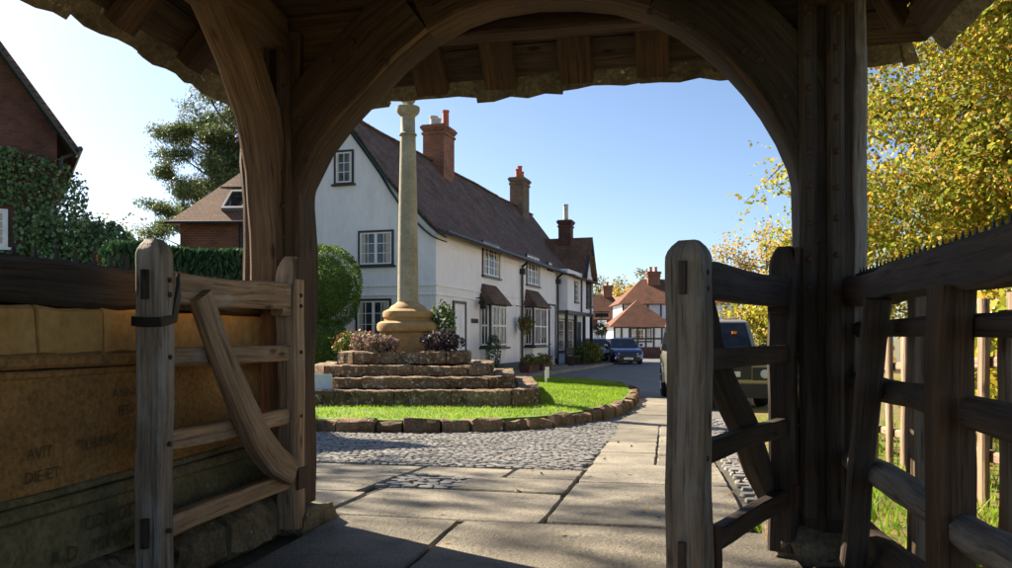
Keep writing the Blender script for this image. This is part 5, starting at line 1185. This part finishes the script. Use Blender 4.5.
for px, D, H, cr, m, lab in ((607, 125, 9.5, (3.2, 3, 3.6), 'leaf_olive', 'hazy green tree behind the far red roof'), (628, 118, 9.6, (4.2, 3, 3.4), 'leaf_yellow', 'rounded golden tree above the far roofs'), (640, 130, 10.5, (3, 3, 3.8), 'leaf_olive', 'dark green tree top behind the golden tree'), (590, 120, 8.5, (4, 3, 3.4), 'leaf_olive', 'broad olive tree beyond the end of the street')):
    x, y = WP(px, D); tree('distant_tree', (x, y, -.4), H, cr, m, lab, 3000, .4, .22, clumps=14, lim=8)
# hedge bank behind the railing on the right
x0, y0 = 3.4, 6.5; bk = thing('beech_hedge', (x0, y0, -.3), 'coppery leafy hedge behind the picket fence', 'hedge'); pts = []
for k in range(60): pts.append(ell((x0 + random.uniform(-.3, .5), y0 + random.uniform(-3.5, 6.0), random.uniform(.1, 1.5)), (.5, .5, .4), 150, inner=.1, rough=.4, zmin=-.1))
pts = np.concatenate(pts); leaves('foliage', pts, .11, 'leaf_autumn', bk, aspect=.7)
mb = MB()
for k in range(20): yy = y0 - 3.3 + k * .48; mb.tube([(x0, yy, -.2), (x0 + random.uniform(-.2, .2), yy + .1, .8), (x0 + random.uniform(-.3, .3), yy, 1.4)], [.03, .02, .006], 5)
mb.build('branches', 'bark', bk)
# picket fence between railing and hedge
pf = thing('picket_fence', (2.2, 7, -.05), 'rustic split-post fence in front of the coppery hedge', 'fence')
yy = 3.2
while yy < 11.5:
    x = 2.15 + random.uniform(-.02, .02); zb = ground(yy); MB().beam([(x, yy, zb - .03), (x, yy, zb + 1.3), (x, yy, zb + 1.42)], .11, .05, up=(1, 0, 0), jit=.006, cham=.25, seg=.2).build('paling', 'picket_wood', pf, smooth=40); yy += random.uniform(.42, .55)
for z in (.35, 1.0): MB().beam([(2.21, 3.0, z), (2.21, 5, z - .02), (2.21, 11.6, z - .33)], .06, .08, jit=.006, cham=.2, seg=.4).build('rail', 'picket_wood', pf, smooth=40)
# trees added out of view on the sunny side to dapple the paving
for (x, y, H, cr, lab) in ((-18.4, 13.2, 16.0, (3.4, 3.4, 4.2), 'tall open-crowned unseen tree added beside the brick house to dapple the paving'), (-24.0, 10.5, 15.0, (2.6, 2.6, 3.2), 'slender unseen tree added farthest west of the lychgate to dapple the paving')):
    tree('added_shade_tree', (x, y, -.2), H, cr, 'leaf_olive', lab, 2300, .22, .22, clumps=20, lim=16, cl=.3, zc=.78)

# added terrace across the lane, to bounce sunlight onto the cottage front
oh = thing('added_terrace', (10.2, 19.0, -.36), 'added white rendered terrace across the lane, bouncing sun onto the cottage', 'house', rz=math.radians(90 - 6.0))
MB().box(0, 23, -6.2, 0, -.2, 5.6).build('wall', 'render_white', oh, world=False)
swept_roof(oh, [(-.4, 5.5), (1.0, 6.7), (3.1, 8.6)], 6.2, -.2, 23.2, 'tile_red', nx=14).location = (0, -6.2, 0)
FO = fmap('back')
for q in range(5):
    a = 1.0 + q * 4.4
    window(oh, FO, a, a + 1.3, 3.5, 4.8, 2, 3); window(oh, FO, a, a + 1.5, 1.0, 2.4, 2, 3); window(oh, FO, a + 2.5, a + 3.5, 3.5, 4.8, 2, 3); door(oh, FO, a + 2.4, a + 3.5, 2.25, 'paint_green')
for q in (.8, 11.5, 22.2): chimney(oh, q, -3.1, .9, .7, 7.6, 10.0, 'brick_red', [(-.2, 0, .14, .45, 'pot_clay'), (.2, 0, .14, .45, 'pot_clay')])

# ================================================================== VEHICLES
def car(name, label, loc, rz, paint, L, Wd, Ht, suv=False, plate=None, group='parked vehicles'):
    root = thing(name, loc, label, 'car', group, rz=rz); hw = Wd / 2; gc = .22 if suv else .15
    zb = .98 if not suv else 1.16; hood = .93 if not suv else 1.14; wr = .32 if not suv else .37
    # lower body: stations from nose (-y) to tail
    ST_ = [(0, .80, gc + .16, hood * .55), (.06, .90, gc + .06, hood * .70), (.22, .965, gc, hood * .84), (.6, .995, gc, hood * .94), (1.25, 1, gc, hood), (L * .34, 1, gc, zb), (L * .75, 1, gc, zb), (L - .3, .985, gc, zb - .02), (L - .07, .93, gc + .08, zb - .06), (L, .84, gc + .2, zb * .7)]
    if suv: ST_[0] = (0, .90, gc + .16, hood * .80); ST_[1] = (.05, .95, gc + .08, hood * .92); ST_[2] = (.2, .98, gc, hood * .96); ST_[3] = (.6, 1, gc, hood * .985)
    sec = lambda w, z0, z1: [(-w * .90, z0), (-w * .985, z0 + (z1 - z0) * .2), (-w, z0 + (z1 - z0) * .55), (-w * .985, z0 + (z1 - z0) * .85), (-w * .93, z1 - .015), (-w * .82, z1), (w * .82, z1), (w * .93, z1 - .015), (w * .985, z0 + (z1 - z0) * .85), (w, z0 + (z1 - z0) * .55), (w * .985, z0 + (z1 - z0) * .2), (w * .90, z0)]
    vs = [(a, y, z) for y, k, z0, z1 in ST_ for a, z in sec(hw * k, z0, z1)]; m = 12
    fs = [(i * m + q, i * m + (q + 1) % m, (i + 1) * m + (q + 1) % m, (i + 1) * m + q) for i in range(len(ST_) - 1) for q in range(m)] + [tuple(range(m))[::-1], tuple((len(ST_) - 1) * m + q for q in range(m))]
    MB().add(vs, fs).build('body', paint, root, world=False, smooth=50)
    # cabin
    y0, y1, y2, y3 = (1.05, 1.75, L - .75, L - .25) if not suv else (1.35, 1.95, L - .35, L - .12)
    wb, wt = hw * .93, hw * (.74 if not suv else .84); zt = Ht
    ring0 = [(-wb, y0), (wb, y0), (wb, y3), (-wb, y3)]; ring1 = [(-wt, y1), (wt, y1), (wt, y2), (-wt, y2)]
    cb = MB(); vs = [(a, b, zb - .04) for a, b in ring0] + [(a, b, zt - .05) for a, b in ring1] + [(a * .9, b + (.12 if b == y1 else -.1), zt) for a, b in ring1]
    cb.add(vs, [(4 * l + q, 4 * l + (q + 1) % 4, 4 * l + 4 + (q + 1) % 4, 4 * l + 4 + q) for l in (0, 1) for q in range(4)] + [(8, 9, 10, 11), (3, 2, 1, 0)]); cb.build('cabin', paint, root, world=False, smooth=25)
    def panel(i, jn, f0, f1, g0, g1, nm='window', mt='glass_car', o=.012):
        a0, a1 = V((*ring0[i], zb - .04)), V((*ring0[jn], zb - .04)); b0, b1 = V((*ring1[i], zt - .05)), V((*ring1[jn], zt - .05))
        def Q(f, g): return (a0.lerp(a1, f)).lerp(b0.lerp(b1, f), g)
        p = [Q(f0, g0), Q(f1, g0), Q(f1, g1), Q(f0, g1)]; n = (p[1] - p[0]).cross(p[3] - p[0]).normalized()
        MB().hexa([q - n * .004 for q in p] + [q + n * o for q in p]).build(nm, mt, root, world=False)
    panel(0, 1, .05, .95, .1, .95, 'windscreen'); panel(2, 3, .08, .92, .12, .9, 'rear_window')
    for (i, jn) in ((1, 2), (3, 0)):
        for f0, f1 in ((.06, .36), (.39, .68), (.71, .93)): panel(i, jn, f0, f1, .16, .88)
    # wheels
    for sx in (-1, 1):
        for wy in ((.82, L - .85) if not suv else (.88, L - .95)):
            c = (sx * (hw - .1), wy, wr)
            ty = MB(); ty.lathe([(wr * .62, -.1), (wr * .93, -.11), (wr, -.07), (wr, .07), (wr * .93, .11), (wr * .62, .1)], (0, 0, 0), 24); ty.v = [(c[0] + p[2], c[1] + p[0], c[2] + p[1]) for p in ty.v]; wh = ty.build('wheel', 'rubber', root, world=False, smooth=40)
            ri = MB(); ri.lathe([(.05, .125), (wr * .5, .118), (wr * .6, .122), (wr * .64, .112), (wr * .62, .05)], (0, 0, 0), 20); ri.v = [(c[0] + sx * p[2], c[1] + p[0], c[2] + p[1]) for p in ri.v]; ri.build('rim', 'trim_black', wh, world=False)
            spk = MB()
            for q in range(6):
                th = q * math.pi / 3; dx, dz = math.cos(th), math.sin(th); X = c[0] + sx * .128
                spk.tube([(X, c[1] + dx * .03, c[2] + dz * .03), (X, c[1] + dx * wr * .6, c[2] + dz * wr * .6)], .03, 6)
            spk.build('spokes', 'alloy', wh, world=False)
            ar = MB(); A = [(c[0] + sx * .075, c[1] + math.cos(t) * (wr + .055), c[2] + math.sin(t) * (wr + .055)) for t in [math.pi * k / 12 for k in range(13)]]; ar.tube(A, .05, 6); ar.build('wheel_arch', 'trim_black' if not suv else paint, root, world=False, smooth=60)
            dk = MB(); dk.lathe([(wr + .05, 0), (wr + .05, .02)], (0, 0, 0), 20); dk.v = [(sx * (hw * .985) + sx * (p[2] - .012), c[1] + p[0], max(gc - .05, c[2] + p[1])) for p in dk.v]; dk.build('arch_shadow_disc', 'rubber', root, world=False)  # black disc on the body side stands in for shade inside the arch
    # nose
    zf = hood * (.62 if not suv else .64)
    for s in (-1, 1):
        if suv: q = MB(); q.box(s * hw * .74 - .19, s * hw * .74 + .19, -.03, .14, zf - .13, zf + .13); q.build('headlight_housing', 'trim_black', root, world=False); q = MB(); q.lathe([(.095, 0), (.09, .02), (.06, .03), (.01, .032)], (0, 0, 0), 16); q.v = [(s * hw * .78 + p[0], -.03 - p[2], zf + p[1]) for p in q.v]; q.build('headlight', 'lamp_clear', root, world=False, smooth=60)
        else: MB().hexa([(s * hw * .55, .0, zf - .04), (s * hw * .86, .10, zf), (s * hw * .86, .4, zf), (s * hw * .55, .3, zf - .04), (s * hw * .55, .02, zf + .05), (s * hw * .9, .16, zf + .13), (s * hw * .9, .45, zf + .14), (s * hw * .55, .3, zf + .08)]).build('headlight', 'lamp_clear', root, world=False)
        MB().box(s * hw * .72 - .12, s * hw * .72 + .12, -.0, .12, gc + .16, gc + .27).build('fog_lamp', 'lamp_clear' if not suv else 'trim_black', root, world=False)
        mr = MB().beam([(s * (hw + .02), y0 + .35, zb + .06), (s * (hw + .2), y0 + .33, zb + .1)], .12, .15, jit=0, cham=.3, seg=.1); mr.build('mirror', paint if not suv else 'trim_black', root, world=False, smooth=40)
    MB().box(-hw * .5, hw * .5, -.035, .08, zf - (.16 if not suv else .12), zf + (.02 if not suv else .17)).build('grille', 'trim_black', root, world=False)
    MB().box(-hw * .72, hw * .72, -.03, .1, gc + .05, gc + .22).build('bumper_intake', 'trim_black', root, world=False)
    zp = zf - .3 if not suv else zf - .06
    pl_ = MB().box(-.26, .26, -.055, -.04, zp, zp + .11).build('number_plate', 'plate_white', root, world=False)
    if plate:
        t = text_mesh(plate, .1, lambda a, b, d: (a + .12, -.0555 - d, zp + .018 + b), 'trim_black', 'lettering', root, .001)
        t.location = (0, 0, 0)
    if suv:
        for s in (-1, 1): MB().tube([(s * wt * .86, y1 + .2, zt + .01), (s * wt * .86, y1 + .3, zt + .06), (s * wt * .86, y2 - .3, zt + .06), (s * wt * .86, y2 - .2, zt + .01)], .018, 6).build('roof_rail', 'trim_black', root, world=False)
        MB().box(-hw * .98, hw * .98, -.06, .25, gc + .02, gc + .3).build('bumper', 'trim_black', root, world=False)
        MB().box(.5 * wt, .62 * wt, y1 - .28, y1 - .2, zt - .33, zt - .27).build('screen_tag', 'amber', root, world=False)
    return root
def camang(vx, vy):     # camera direction to rotation for a car whose nose is -y
    dx, dy = CW(vx, vy); return math.atan2(-dx, dy)
fx, fy = CW(3.53 + .97, 16.3); car('parked_vehicle', 'pale gold four-by-four parked beside the path, nose towards the lychgate', (fx, fy, ground(fy) - .01), camang(.43, 4.3), 'car_gold', 4.7, 1.93, 1.88, True, 'VV')
fx, fy = WP(628.5, 44.0); car('parked_vehicle', 'dark blue hatchback parked facing the green', (fx, fy, -.362), camang(-.2, 4), 'car_blue', 4.1, 1.78, 1.46, False)
fx, fy = WP(600, 46.0); car('parked_vehicle', 'silver hatchback parked behind the dark blue hatchback', (fx, fy, -.362), camang(-.15, 4), 'car_silver', 4.2, 1.76, 1.46)
fx, fy = WP(596.5, 55.5); car('parked_vehicle', 'pale blue car parked beyond the shrubs, mostly hidden', (fx, fy, -.362), camang(-.1, 4), 'car_paleblue', 4.1, 1.7, 1.45)

# ================================================================== SMALL THINGS ON THE GROUND
pts = []
while len(pts) < 420:
    u = random.random()
    if u < .42: th = random.uniform(-2.6, .2); rr0 = green_r(th) + random.uniform(.2, .42); X, Y = GC[0] + rr0 * math.cos(th), GC[1] + rr0 * math.sin(th)
    elif u < .47: X, Y = random.uniform(-2, .6), random.uniform(2.5, 9)
    elif u < .6: X, Y = random.uniform(-5, .5), random.uniform(5, 12)
    else: X, Y = random.uniform(.5, 2.1), random.uniform(2.5, 12)
    if in_green(X, Y, .16): continue
    pts.append((X, Y, ground(Y) + .012))
o = leaves('fallen_leaves', pts, .052, 'leaf_fallen', None, aspect=.65, axis=[(random.uniform(-1, 1), random.uniform(-1, 1), 0) for _ in pts], up=5); tag(o, 'dry brown leaves scattered over paving and along the kerb', 'leaves', kind='stuff')
pts = [(random.uniform(1.2, 2.1), random.uniform(2.3, 9), 0) for _ in range(2600)] + [(random.uniform(1.3, 8), random.uniform(5, 15), 0) for _ in range(9000)]; pts = [(a, b, ground(b) - .005) for a, b, _ in pts] + [(random.uniform(.5, .72), random.uniform(4.75, 5.1), -.01) for _ in range(260)]
tag(leaves_grass('rough_grass', pts, .11), 'rough grass along the foot of the right railing and post', 'grass', kind='stuff')
